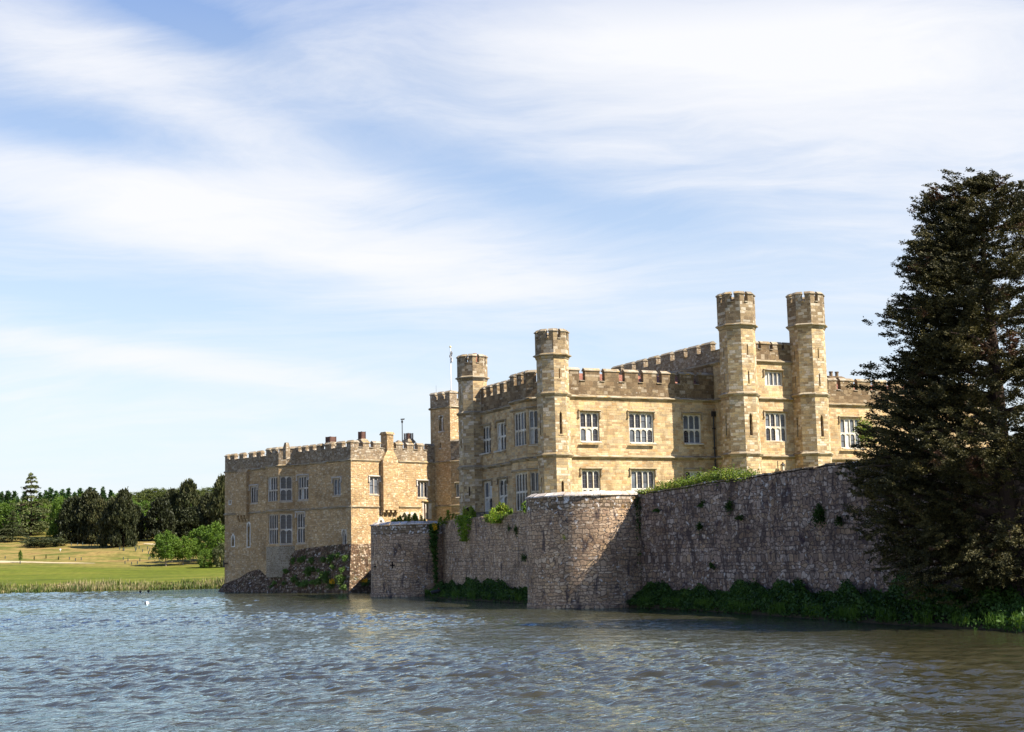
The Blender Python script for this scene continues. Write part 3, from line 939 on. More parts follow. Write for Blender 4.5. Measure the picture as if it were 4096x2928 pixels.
def turret(parent, c, base, stages, drum, slits, mats, pots=()):
    """octagonal turret: stages [(z0,z1,R)], drum (zstring,zsill,ztop,R), slits {facet:[(zc,h,w,pointed)]}"""
    sm, dm_, stm = mats
    mb = MB()
    todo = []
    for (z0, z1, Rc) in stages:
        ap, hw = Rc * math.cos(R(22.5)), Rc * math.sin(R(22.5))
        for k in range(8):
            fr = Fr((c[0], c[1]), base + R(45 * k))
            hs = []
            for zc, h, w, pt in slits.get(k if k < 4 else k - 8, ()):
                if z0 < zc < z1:
                    hs.append((-w / 2, w / 2, zc - h / 2, zc + h / 2))
                    todo.append((fr, ap, hs[-1], pt))
            wall_face(mb, fr, ap, -hw, hw, z0, z1, hs, 0.28)
    o = mb.build('turret', sm, parent)
    for fr, ap, h, pt in todo:
        slit(o, fr, ap, h, sm, pt)
    st = MB()
    for (z0, z1, Rc), nx in zip(stages, list(stages[1:]) + [None]):
        Rn = nx[2] if nx else Rc
        if nx:
            st = MB()
            oct_ring(st, c, base, [(Rc - .01, z1 - .26), (Rc + .07, z1 - .26), (Rc + .19, z1 - .10), (Rc + .19, z1 - .03), (Rn - .01, z1 + .13)])
            st.build('string_course', stm, o)
    zs, zl, zt, Rd = drum
    Rs = stages[-1][2]
    st = MB()
    oct_ring(st, c, base, [(Rs - .01, zs - .42), (Rs + .05, zs - .36), (Rd + .04, zs - .16), (Rd + .20, zs - .10), (Rd + .20, zs - .03), (Rd - .01, zs + .08)])
    st.build('string_course', stm, o)
    dr, cp = MB(), MB()
    th = 0.34
    Rin = Rd - th
    A, I = oct_pts(c, Rd, base), oct_pts(c, Rin, base)
    zz = zt - 0.24
    for k in range(8):
        j = (k + 1) % 8
        dr.face([(*A[k], zs), (*A[j], zs), (*A[j], zl), (*A[k], zl)])
        dr.face([(*I[j], zs), (*I[k], zs), (*I[k], zl), (*I[j], zl)])
        dr.face([(*A[k], zl), (*A[j], zl), (*I[j], zl), (*I[k], zl)])
    dr.face([(*p, zl - .55) for p in I])
    for k in range(8):
        v, vi = np.array(A[k]), np.array(I[k])
        nx_, pv = np.array(A[(k + 1) % 8]), np.array(A[k - 1])
        nxi, pvi = np.array(I[(k + 1) % 8]), np.array(I[k - 1])
        m = 0.36
        o1, o0 = v + (nx_ - v) * m, v + (pv - v) * m
        i1, i0 = vi + (nxi - vi) * (m + .04), vi + (pvi - vi) * (m + .04)
        poly = [tuple(p) for p in (o0, v, o1, i1, vi, i0)]
        dr.prism(poly, zl, zz, bottom=False)
        cc = np.array(c)

        def ex(p, f, along=0):
            q = np.array(p) + (np.array(p) - cc) / np.linalg.norm(np.array(p) - cc) * f
            return q
        s0, s1 = (o0 - v) / np.linalg.norm(o0 - v) * .05, (o1 - v) / np.linalg.norm(o1 - v) * .05
        lo = [tuple(q) for q in (ex(o0, .08) + s0, ex(v, .09), ex(o1, .08) + s1, ex(i1, -.06) + s1, ex(vi, -.06), ex(i0, -.06) + s0)]
        mid0, midv, mid1 = (o0 + i0) / 2 + s0, (v + vi) / 2, (o1 + i1) / 2 + s1
        hi = [tuple(q) for q in (mid0 + (o0 - i0) * .14, midv + (v - vi) * .14, mid1 + (o1 - i1) * .14, mid1 - (o1 - i1) * .14, midv - (v - vi) * .14, mid0 - (o0 - i0) * .14)]
        cp.prism(lo, zz + .001, zz + .06)
        cp.prism(lo, zz + .06, zz + .24, poly2=hi, bottom=False)
        # sloped sill stone in the gap after this merlon
        g0, g1 = v + (nx_ - v) * (m + .01), v + (nx_ - v) * (1 - m - .01)
        h0, h1 = vi + (nxi - vi) * (m + .04), vi + (nxi - vi) * (1 - m - .04)
        e0, e1 = ex(g0, .08), ex(g1, .08)
        cp.prism([tuple(e0), tuple(e1), tuple(h1), tuple(h0)], zl + .002, zl + .07)
    dr.build('battlement', dm_, o)
    cp.build('coping', M_COPING, o)
    for (dx, dy, h) in pots:
        pm = MB()
        pm.lathe((c[0] + dx, c[1] + dy), [(.20, zl - .5), (.20, h - .18), (.16, h - .15), (.16, h - .12), (.20, h - .08), (.20, h), (.14, h), (.14, h - .3)], 14)
        pm.build('chimney_pot', M_POT, o)
    return o


# ------------------------------------------------------------------ the great house
GZ = 6.2                                   # ground of the terrace
B0 = at_depth(2216, 1700, 118)
M = Fr(B0, YM)                             # sunny front
L = Fr(B0, YM - R(90))                     # shaded side, runs left to the far turret
S1, S2, SILL, TOP = 11.50, 16.50, 17.75, 18.86
DW = -0.30
sD = -16.32
sC, sE = 16.29, 23.80
dC = 2.9
sIn = 15.95
house = empty('castle_house', (B0[0], B0[1], GZ), 'golden stone castle house with four octagonal battlemented turrets above the curtain wall', 'castle')

H_main, H_left, H_gate, H_wing = [], [], [], []
todo = []


def win(fr, d, hl, x0, x1, yt, yb, nl, rows, fm, **kw):
    r = fr.rect(x0, x1, yt, yb, d)
    r = (r[0], r[1], max(r[2], 6.9), r[3])
    hl.append(r)
    todo.append((fr, d, r, nl, rows, fm, kw))


for a in ((2320, 2397.5, 1649, 1766, 3, (.52,), .15), (2516, 2614.5, 1652, 1771, 4, (.52,), .45), (2733, 2804.5, 1658, 1773, 3, (.52,), .7),
          (2328, 2403, 1880, 2044, 3, (.46,), .25), (2526, 2622, 1881, 2044, 4, (.46,), .3), (2743, 2814, 1883, 2046, 3, (.46,), .1)):
    win(M, DW, H_main, a[0], a[1], a[2], a[3], a[4], a[5], M_FRAMEPALE, pale=a[6])
for a in ((1926, 1963, 1703, 1812, 3, (.5,)), (1986, 2023.5, 1688, 1801, 3, (.5,)), (1935, 1968.5, 1925, 2062, 2, (.47,)), (1994, 2029.5, 1916, 2044, 2, (.52,))):
    win(L, DW, H_left, a[0], a[1], a[2], a[3], a[4], a[5], M_FRAMEPALE, pale=.35)
# canted bay beside the near turret: front face parallel to the side wall, one slanted cheek each side
BP = 1.15
bs0, bs1 = L.px(2046, 1800, BP + DW)[0], L.px(2110, 1800, BP + DW)[0]
bayf = L
H_bay, H_cheek = [], []
win(L, BP + DW, H_bay, 2055, 2104.5, 1647, 1783, 4, (.54,), M_FRAMEPALE, pale=.3, hood=False)
win(L, BP + DW, H_bay, 2060, 2109.0, 1891, 2042, 4, (.50,), M_FRAMEPALE, pale=.15, hood=False)
ck = Fr(L.P(bs1, BP + DW, 0), YM - R(45))
ckw = BP * math.sqrt(2)
for zt, zb in ((H_bay[0][3], H_bay[0][2]), (H_bay[1][3], H_bay[1][2])):
    r = (.16, ckw - .22, zb, zt)
    H_cheek.append(r)
    todo.append((ck, 0.0, r, 3, (.52,), M_FRAMEPALE, dict(pale=.5, hood=False)))
# gate block front
dG = dC - 0.55
win(M, dG, H_gate, 3059, 3131, 1486, 1543, 4, (), M_FRAMEPALE, pale=.9)
win(M, dG, H_gate, 3062, 3147, 1651, 1765, 4, (.5,), M_FRAMEPALE, pale=.6)
win(M, DW, H_wing, 3362, 3443, 1673, 1792, 4, (.5,), M_FRAMEPALE, pale=.8)
aW1 = 48.0
win_far = (38.0, 40.2, H_wing[0][2], H_wing[0][3])
H_wing.append(win_far)
todo.append((M, DW, win_far, 4, (.5,), M_FRAMEPALE, dict(pale=.6)))

wall = MB()
wall_face(wall, M, DW, 0.0, sIn, GZ - 1, S2, H_main)
wall_face(wall, L, DW, sD, 0.0, GZ - 1, S2, H_left)
wall_face(wall, L, BP + DW, bs0, bs1, GZ - 1, S2, H_bay)
wall_face(wall, ck, 0.0, 0.0, ckw, GZ - 1, S2, H_cheek)
bk = Fr(L.P(bs0 - BP, DW, 0), YM - R(135))
wall_face(wall, bk, 0.0, 0.0, ckw, GZ - 1, S2)
zGs, zGl, zGt = 19.75, 20.72, 21.45
side = Fr(M.P(sIn, 0, 0), YM - R(90))
wall_face(wall, side, 0.0, DW, dG, GZ - 1, S2, [(1.05, 1.2, 12.6, 14.0)])
wall_face(wall, side, 0.0, DW, dG, S2, zGs, [(.9, 1.1, 16.75, 17.8)])
wall_face(wall, M, dG, sIn, sE + 1.2, GZ - 1, zGs, H_gate)
side2 = Fr(M.P(sE + 1.2, 0, 0), YM + R(90))
wall_face(wall, side2, 0.0, -dG, .5, GZ - 1, zGs)
wall_face(wall, M, DW, sE + 1.2, aW1, GZ - 1, S2, H_wing)
# solid dark cores added behind the faces to block light in the hollow shell
IN = 0.50


def loc(a, d):
    return M.P(a, d, 0)[:2]


def core(mbx, a0, a1, d0, d1, z0, z1):
    mbx.prism([loc(a0, d1), loc(a1, d1), loc(a1, d0), loc(a0, d0)], z0, z1)


wall_core = MB()
core(wall_core, IN - DW * 0 + .3, sIn + 2.0, -12.0, DW - IN, GZ - 1, S2 + .3)
core(wall_core, sIn + IN, sE + .7, -19.0, dG - IN, GZ - 1, zGs + .3)
core(wall_core, sE + .8, aW1, -12.0, DW - IN, GZ - 1, S2 + .3)
core(wall_core, .8, aW1, -16.9, -11.9, GZ - 1, S2 + .25)
wall.build('wall', M_ASHLAR, house)
wall_core.build('light_block_core', M_DARK, house)
# the back and ends, in the same masonry
back = MB()
_bk = Fr(M.P(0, -17.0, 0), YM + R(180))
wall_face(back, _bk, 0, -aW1, 0.6, GZ - 1, S2)
wall_face(back, Fr(M.P(aW1, 0, 0), YM + R(90)), 0, 0.3, 17.0, GZ - 1, S2)
back.build('wall', M_ASHLAR, house)

st = (house, M_STRING)
for z in (S1, S2):
    string(st, M, DW, 0.6, sIn, z)
    string(st, L, DW, sD + .6, bs0 - BP, z)
    string(st, L, BP + DW, bs0 - .05, bs1 + .05, z)
    string(st, ck, 0, -.05, ckw - .2, z)
    string(st, M, dG, sC + .8, sE - .8, z)
    string(st, M, DW, sE + 1.3, aW1, z)
    string(st, side, 0.0, DW + .2, dG - .2, z)
string(st, M, dG, sC + .8, sE - .8, zGs)
string(st, side, 0, -18.0, dG, zGs)
for k in range(2):
    string(st, L, BP + DW, bs0 - .04, bs1 + .04, H_bay[k][3] + .26, .16, .10)
    string(st, ck, 0, -.04, ckw - .2, H_bay[k][3] + .26, .16, .10)

par, cop = (house, M_PARAPET), M_COPING
mm = [(M.px(2260 + x0 / 3.787, 1500, DW)[0], M.px(2260 + x1 / 3.787, 1500, DW)[0]) for x0, x1 in ((65, 215), (305, 525), (600, 815), (905, 1105), (1185, 1385), (1465, 1665), (1740, 1945), (2025, 2235))]
mm[0] = (1.0, mm[0][1])
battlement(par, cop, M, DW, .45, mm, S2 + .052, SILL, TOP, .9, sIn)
ml = [(L.px(1860 + x0 / 5.4125, 1440 + y / 5.4125, DW)[0], L.px(1860 + x1 / 5.4125, 1440 + y / 5.4125, DW)[0]) for x0, x1, y in ((300, 405, 640), (455, 548, 590), (597, 690, 560), (750, 838, 510), (900, 985, 460))]
battlement(par, cop, L, DW, .45, [(p, q) for p, q in ml if q < bs0 - BP + .7], S2 + .052, SILL, TOP, sD + .9, bs0 - BP + .6)
bl = bs1 - bs0
battlement(par, cop, L, BP + DW, .4, [(bs0 - .02, bs0 + bl * .24), (bs0 + bl * .42, bs0 + bl * .70), (bs0 + bl * .86, bs1)], S2 + .052, SILL + .02, TOP + .02, bs0, bs1)
battlement(par, cop, ck, 0, .4, [(0.01, .80), (1.32, ckw)], S2 + .054, SILL + .024, TOP + .024, 0, ckw)
battlement(par, cop, bk, 0, .4, [(0.4, .9)], S2 + .054, SILL + .024, TOP + .024, 0, ckw)
mg = [(M.px(2820 + x0 / 3.787, 1380, dG)[0], M.px(2820 + x1 / 3.787, 1380, dG)[0]) for x0, x1 in ((700, 800), (848, 978), (1025, 1158), (1200, 1345))]
battlement(par, cop, M, dG, .45, mg, zGs + .052, zGl, zGt, sIn, sE + 1.2)
mr = [(M.px(x0, 1512, DW)[0], M.px(x1, 1512, DW)[0]) for x0, x1 in ((3312, 3344.5), (3361, 3412), (3429, 3481))]
xx = mr[-1][1] + .55
while xx < aW1 - 1.4:
    mr.append((xx, xx + 1.3))
    xx += 1.85
battlement(par, cop, M, DW, .45, mr, S2 + .052, SILL, TOP, sE + 1.25, aW1)
# taller rear wall running back from the gate block
rp, rc = (house, M_RUBBLE_TOP), M_COPING
rm = [(side.px(2100 + x0 / 2.03, 1300 + y / 2.03, 0)[0], side.px(2100 + x1 / 2.03, 1300 + y / 2.03, 0)[0]) for x0, x1, y in
      ((705, 780, 345), (803, 868, 330), (897, 962, 305), (998, 1065, 290), (1100, 1180, 265), (1213, 1290, 235), (1317, 1395, 210), (1424, 1508, 180))]
battlement(rp, rc, side, 0, .5, rm, zGs + .053, zGl + .05, zGt + .25, -18.0, 1.4)
battlement(rp, rc, _bk.moved(0, -.0), 0, .45, regular(-aW1, .4, 1.2, .7), S2 + .05, SILL, TOP, -aW1, .5)
wu = MB()
wall_face(wu, side, 0.012, -18.0, DW, S2, zGs)
wu.build('wall', M_PARAPET, house)

# roofs
rf = MB()


def gable(mbx, a0, a1, d0, d1, ze, zr, hip=2.5):
    dm = (d0 + d1) / 2
    f = lambda a, d, z: M.P(a, d, z)
    mbx.face([f(a0, d1, ze), f(a1, d1, ze), f(a1, dm, zr), f(a0 + hip, dm, zr)])
    mbx.face([f(a1, d0, ze), f(a0, d0, ze), f(a0 + hip, dm, zr), f(a1, dm, zr)])
    mbx.face([f(a0, d0, ze), f(a0, d1, ze), f(a0 + hip, dm, zr)])
    mbx.face([f(a1, d1, ze), f(a1, d0, ze), f(a1, dm, zr)])


gable(rf, 1.6, sIn - .02, -6.2, DW - 1.1, 17.25, 18.86, 2.2)
gable(rf, sE + 1.3, aW1 - 1, -6.2, DW - 1.1, 17.25, 18.8, .3)
rf.build('roof', M_TILES, house)
lead = MB()
lead.box(M, .85, sIn - .02, -16.6, DW - .46, S2 + .5, S2 + .72)
lead.box(M, sE + 1.25, aW1 - .5, -16.6, DW - .46, S2 + .5, S2 + .72)
lead.box(M, sIn + .6, sE + 1.1, -19, dG - .5, zGs + .4, zGs + .55)
for a, b in ((3.0, 3.9), (4.8, 5.6), (9.6, 10.2), (12.0, 12.4)):
    lead.box(M, a, b, DW - 1.2, DW - .9, S2 + .7, 17.95)
lead.build('roof_gutter', M_LEAD, house)
# chimney stack over the right wing
cs = MB()
a_, b_ = M.px(3322, 1500, -4)[0], M.px(3376, 1500, -4)[0]
for p, q in ((a_, a_ + .9), (b_ - .9, b_)):
    cs.box(M, p, q, -5.0, -4.0, 17, 19.35)
    coping(cs, M, p, q, -5.0, -4.0, 19.352, .2)
    cs.lathe(M.P((p + q) / 2, -4.5, 0)[:2], [(.16, 19.5), (.16, 19.95), (.2, 19.95), (.2, 20.05), (.1, 20.05)], 10)
cs.box(M, a_ + .905, b_ - .905, -4.9, -4.1, 17, 18.9)
cs.build('chimney', M_PARAPET, house)

for fr, d, r, nl, rows, fm, kw in todo:
    window(house, fr, d, r, nl, rows, fm, **kw)

# turrets
tm = (M_TURRET, M_DRUM, M_STRING)
sl_small = {0: [(18.1, .85, .11, True), (14.05, 1.85, .24, True), (8.55, 1.6, .24, True)], -2: [(18.1, .8, .10, True), (14.0, 1.8, .18, True), (8.9, 1.6, .18, True)]}
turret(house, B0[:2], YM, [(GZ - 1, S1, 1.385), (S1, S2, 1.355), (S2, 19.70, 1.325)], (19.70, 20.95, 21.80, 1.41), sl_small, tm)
Dp = L.P(sD, 0, 0)[:2]
turret(house, Dp, YM, [(GZ - 1, S1, 1.385), (S1, S2, 1.355), (S2, 19.80, 1.325)], (19.80, 21.05, 21.90, 1.41),
       {-1: [(9.25, .85, .16, False)], -2: [(14.3, 2.0, .2, True), (18.3, 1.5, .10, True)]}, tm, ((.25, .1, 22.1), (.75, .5, 21.9)))
big = {0: [(20.3, .95, .12, True), (17.95, 1.15, .16, True), (13.95, 1.9, .30, True), (7.75, 1.3, .28, True)], -2: [(20.2, .9, .1, True), (17.9, 1.1, .12, True), (13.95, 1.8, .2, True)]}
Cp = M.P(sC + .12, dC, 0)[:2]
Ep = M.P(sE, dC, 0)[:2]
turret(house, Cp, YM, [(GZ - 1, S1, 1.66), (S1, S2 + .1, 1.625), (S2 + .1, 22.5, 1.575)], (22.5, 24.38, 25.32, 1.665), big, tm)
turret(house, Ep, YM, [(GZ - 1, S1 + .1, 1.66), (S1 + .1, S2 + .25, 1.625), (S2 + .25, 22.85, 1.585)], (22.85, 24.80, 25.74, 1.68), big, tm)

# door and rail at the foot of the far turret, drainpipe, lantern
dr = MB()
fr = Fr(Dp, YM - R(45))
ap = 1.385 * math.cos(R(22.5))
dr.box(fr, -.52, .52, ap - .12, ap + .06, GZ, 7.35)
p = arch_pts(-.52, .52, 7.35, 7.85, 5)
dr.face([fr.P(x, ap + .06, z) for x, z in p][::-1])
dr.build('door', M_DARK, house)
rs = MB()
a0 = M.px(2855, 1760, DW)[0]
rs.tube([M.P(a0, DW + .10, 6.3), M.P(a0, DW + .10, 15.2)], .065, 8)
for z in (8.2, 10.1, 12.2, 13.9):
    rs.box(M, a0 - .13, a0 + .13, DW - .01, DW + .16, z, z + .10)
rs.box(M, a0 - .16, a0 + .16, DW, DW + .24, 15.0, 15.45)
rs.build('drainpipe', M_IRON, house)
ln = MB()
la, lz = M.px(3113, 1872, dG + .05)
q = lambda a, d, z: M.P(la + a, dG + d, lz + z)
ln.tube([q(0, .02, .62), q(0, .06, -.45)], .022, 6)
ln.tube([q(0, .03, -.42), q(.04, .20, -.52), q(.12, .36, -.44), q(.18, .44, -.30)], .025, 6)
ln.tube([q(0, .03, -.1), q(.05, .2, -.25), q(.12, .36, -.40)], .018, 6)
f2 = M.moved(la + .20, dG + .46)
ln.hexa([f2.P(-.11, .11, lz - .28), f2.P(.11, .11, lz - .28), f2.P(.11, -.11, lz - .28), f2.P(-.11, -.11, lz - .28)], [f2.P(-.15, .15, lz - .22), f2.P(.15, .15, lz - .22), f2.P(.15, -.15, lz - .22), f2.P(-.15, -.15, lz - .22)])
for sx in (-.15, .12):
    for sy in (-.15, .12):
        ln.box(f2, sx, sx + .03, sy, sy + .03, lz - .22, lz + .22)
ln.prism([f2.P(a, d, 0)[:2] for a, d in ((-.2, .2), (.2, .2), (.2, -.2), (-.2, -.2))], lz + .22, lz + .36, poly2=[f2.P(a, d, 0)[:2] for a, d in ((-.07, .07), (.07, .07), (.07, -.07), (-.07, -.07))])
ln.box(f2, -.05, .05, -.05, .05, lz + .36, lz + .48)
lo = ln.build('lantern', M_IRON, house)
gl = MB()
gl.box(f2, -.105, .105, -.105, .105, lz - .21, lz + .21)
gl.build('pane', plain('lantern_glass', (.45, .40, .30), .3, .5, .2), lo)
rl = MB()
f3 = L.moved(0, DW + .9)
r0, r1 = L.px(1903, 2050, DW + .9)[0], L.px(1962, 2050, DW + .9)[0]
for z in (7.28,):
    rl.tube([f3.P(r0, 0, z), f3.P(r1, 0, z)], .03, 6)
    rl.tube([f3.P(r0, 0, z - .8), f3.P(r1, 0, z - .8)], .03, 6)
k = int((r1 - r0) / .16)
for i in range(k + 1):
    a = r0 + (r1 - r0) * i / k
    rl.tube([f3.P(a, 0, GZ + .1), f3.P(a, 0, 7.28)], .016 if i % 6 else .03, 5)
tag(rl.build('iron_railing', M_IRON), 'black iron railing beside the dark arched door of the house', 'railing')
# ladder lying on the roof
ld = MB()
b0 = M.px(2570, 1525, DW - 1.6)[0]
for s_ in (0, .38):
    ld.tube([M.P(b0 + .5 + s_, DW - 1.0, 17.4), M.P(b0 + s_, DW - 2.9, 19.2)], .03, 6)
for i in range(7):
    t = (i + .5) / 7
    c = np.array(M.P(b0 + .5 - .5 * t, DW - 1.0 - 1.9 * t, 17.4 + 1.8 * t))
    ld.tube([c, c + .38 * M.u], .018, 5)
tag(ld.build('roof_ladder', M_IRON), 'dark ladder lying up the red tiled roof behind the battlements', 'ladder')

# ------------------------------------------------------------------ the old keep standing in the water
G0 = at_z(1407, 2370, 0)
GR = Fr(G0, YG)
GL = Fr(G0, YG - R(90))
K1, K2, KSILL, KTOP = 8.75, 13.56, 14.82, 15.54
gEnd = -23.4
gInn = 11.41
keep = empty('castle_keep', (G0[0], G0[1], 0), 'low square rubble keep rising from the moat with many mullioned windows and rusty roof vents', 'castle keep')
HL, HR, kt = [], [], []


def z2(x, y):
    return 850 + x / 2.109, 1650 + y / 2.109


def kwin(fr, d, hl, q, nl, rows, conv=z2, clampf=None, **kw):
    (x0, yt), (x1, yb) = conv(q[0], q[1]), conv(q[2], q[3])
    r = fr.rect(x0, x1, yt, yb, d)
    hl.append(r)
    kt.append((fr, d, r, nl, rows, M_FRAMEGREY, kw))
    return r


kwin(GL, 0, HL, (318, 622, 382, 762), 3, (), pale=.1)
kwin(GL, 0, HL, (718, 536, 808, 735), 4, (.5,), pale=.2)
kwin(GL, 0, HL, (708, 848, 778, 1100), 3, (.49,), pale=.05)
kwin(GL, 0, HL, (1016, 556, 1082, 697), 2, (), pale=.8)
KB = 1.25
b0, b1 = GL.px(*z2(452, 700), KB)[0], GL.px(*z2(558, 700), KB)[0]
HB, HC = [], []
kwin(GL, KB, HB, (464, 543, 548, 750), 4, (.54,), pale=.1, hood=False)
kwin(GL, KB, HB, (472, 858, 553, 1110), 4, (.49,), pale=.05, hood=False)
kc = Fr(GL.P(b1, KB, 0), YG - R(45))
kcw = KB * math.sqrt(2)
for r0 in list(HB):
    r = (.12, kcw - .30, r0[2], r0[3])
    HC.append(r)
    kt.append((kc, 0.0, r, 2, (.52,), M_FRAMEGREY, dict(pale=.0, hood=False)))
# lancets of the lower storey
lan = []
for q, pt in (((163, 1035, 184, 1126), True), ((296, 928, 315, 1130), True), ((144, 744, 155, 771), False)):
    (x0, yt), (x1, yb) = z2(q[0], q[1]), z2(q[2], q[3])
    r = GL.rect(x0, x1, yt, yb)
    HL.append(r)
    lan.append((GL, r, pt))
(x0, yt), (x1, yb) = z2(1088, 985), z2(1132, 1128)
rG = GL.rect(x0, x1, yt, yb)
HL.append(rG)
z5 = lambda x, y: (1380 + x / 5.68, 1680 + y / 5.68)
z6 = lambda x, y: (1380 + x / 5.68, 1960 + y / 5.68)
z3 = lambda x, y: (1350 + x / 2.109, 1650 + y / 2.109)
kwin(GR, 0, HR, (270, 548, 352, 690), 2, (), z3, pale=.6)
kwin(GR, 0, HR, (674, 582, 764, 716), 3, (), z3, pale=.5)
arches = []
for q in ((1255, 500, 1450, 900), (1490, 500, 1685, 900)):
    (x0, yt), (x1, yb) = z6(*q[:2]), z6(*q[2:])
    r = GR.rect(x0, x1, yt, yb)
    HR.append(r)
    arches.append(r)
(x0, yt), (x1, yb) = z6(1775, 285), z6(1940, 660)
rB = GR.rect(x0, x1, yt, yb)
HR.append(rB)
(x0, yt), (x1, yb) = z6(765, 672), z6(865, 800)
rD = GR.rect(x0, x1, yt, yb)
HR.append(rD)

kw_ = MB()
wall_face(kw_, GL, 0, gEnd, 0, -1.5, K2, HL, .32)
wall_face(kw_, GR, 0, 0, gInn, -1.5, K2, HR, .45)
wall_face(kw_, GL, KB, b0, b1, 2.0, K2, HB, .3)
wall_face(kw_, kc, 0, 0, kcw, 2.0, K2, HC, .3)
kb = Fr(GL.P(b0 - KB, 0, 0), YG - R(135))
wall_face(kw_, kb, 0, 0, kcw, 2.0, K2)
_kbk = Fr(GL.P(gEnd, 0, 0), YG - R(180))
wall_face(kw_, _kbk, 0, -22, 0, -1.5, KSILL)
_kb2 = Fr(GR.P(0, -23.4, 0), YG + R(180))
wall_face(kw_, _kb2, 0, -22, 0, -1.5, KSILL)
kw_.build('wall', M_RUBBLE, keep)
kcr = MB()
P2 = lambda a, d: GR.P(a, d, 0)[:2]
kcr.prism([P2(.5, -.5), P2(22, -.5), P2(22, -22.9), P2(.5, -22.9)], -1, K2 + .35)
kcr.build('light_block_core', M_DARK, keep)  # added dark core, stops light passing through the hollow keep
ks = (keep, M_STRING)
for z in (K1, K2):
    string(ks, GL, 0, b1 + KB, .12, z, .2, .13)
    string(ks, GL, 0, gEnd - .1, b0 - KB, z, .2, .13)
    string(ks, GL, KB, b0 - .04, b1 + .04, z, .2, .13)
    string(ks, kc, 0, -.04, kcw, z, .2, .13)
cb0, cb1 = GR.px(*z5(870, 950))[0], GR.px(*z5(1215, 950))[0]
for z in (K1, K2):
    string(ks, GR, 0, -.12, cb0, z, .2, .13)
string(ks, GR, 0, cb1, gInn, K2, .2, .13)
string(ks, GR, 0, cb1, GR.px(*z6(1720, 360))[0], K1 + .02, .2, .13)
kp, kc_ = (keep, M_RUBBLE_TOP), M_COPING
kz = lambda x0, x1, y: (GL.px(880 + x0 / 4.131, 1740 + y / 4.131)[0], GL.px(880 + x1 / 4.131, 1740 + y / 4.131)[0])
mlk = [kz(*q) for q in ((82, 95, 390), (168, 240, 370), (318, 385, 360), (475, 545, 340), (602, 675, 320))]
mlk2 = [kz(*q) for q in ((1092, 1170, 255), (1226, 1293, 240), (1350, 1415, 225), (1472, 1535, 200), (1595, 1660, 185), (1735, 1838, 175), (1922, 2015, 160), (2092, 2172, 140))]
mlk[0] = (gEnd, gEnd + .5)
mlk2[-1] = (mlk2[-1][0], 0.0)
battlement(kp, kc_, GL, 0, .5, mlk, K2 + .053, KSILL, KTOP, gEnd, b0 - KB + .3)
battlement(kp, kc_, GL, 0, .5, mlk2, K2 + .053, KSILL, KTOP, b1 + KB - .3, 0.0)
bl = b1 - b0
battlement(kp, kc_, GL, KB, .4, [(b0, b0 + bl * .28), (b0 + bl * .46, b0 + bl * .76)], K2 + .054, KSILL, KTOP, b0, b1)
battlement(kp, kc_, kc, 0, .4, [(.05, .95), (1.35, kcw)], K2 + .054, KSILL + .003, KTOP, 0, kcw)
battlement(kp, kc_, kb, 0, .4, [(.5, 1.1)], K2 + .055, KSILL + .003, KTOP, 0, kcw)
mrk = [(GR.px(*z5(x0, 540))[0], GR.px(*z5(x1, 540))[0]) for x0, x1 in ((150, 312), (408, 552), (648, 805), (1165, 1312), (1410, 1555), (1650, 1785), (1870, 2030))]
mrk[0] = (0.52, mrk[0][1])
battlement(kp, kc_, GR, 0, .5, mrk, K2 + .053, KSILL, KTOP, .505, gInn)
kr = MB()
kr.prism([P2(.5, -.5), P2(22, -.5), P2(22, -22.9), P2(.5, -22.9)], K2 + .36, K2 + .6)
kr.build('roof', M_LEAD, keep)
for fr, d, r, nl, rows, fm, kw in kt:
    window(keep, fr, d, r, nl, rows, fm, hoodmat=M_FRAMEGREY, **kw)
for fr, r, pt in lan:
    o = slit(keep, fr, 0, r, M_FRAMEPALE, pt, .3)
    sb = MB()
    a, b, c_, d_ = r
    g3 = .16
    sb.box(fr, a - g3, a - .003, -.05, .025, c_ - .1, d_ + (.1 if not pt else -.05))
    sb.box(fr, b + .003, b + g3, -.05, .028, c_ - .1, d_ + (.1 if not pt else -.05))
    if pt:
        pin = arch_pts(a - .003, b + .003, d_ - (b - a), d_, 5, True)
        pout = arch_pts(a - g3, b + g3, d_ - (b - a), d_ + .22, 5, True)
        for (p0, p1), (q0, q1) in zip(zip(pin, pin[1:]), zip(pout, pout[1:])):
            sb.face([fr.P(*[p0[0], .03, p0[1]]), fr.P(p1[0], .03, p1[1]), fr.P(q1[0], .03, q1[1]), fr.P(q0[0], .03, q0[1])])
            sb.face([fr.P(q0[0], .03, q0[1]), fr.P(q1[0], .03, q1[1]), fr.P(q1[0], -.03, q1[1]), fr.P(q0[0], -.03, q0[1])])
    sb.build('surround', M_FRAMEPALE, o)


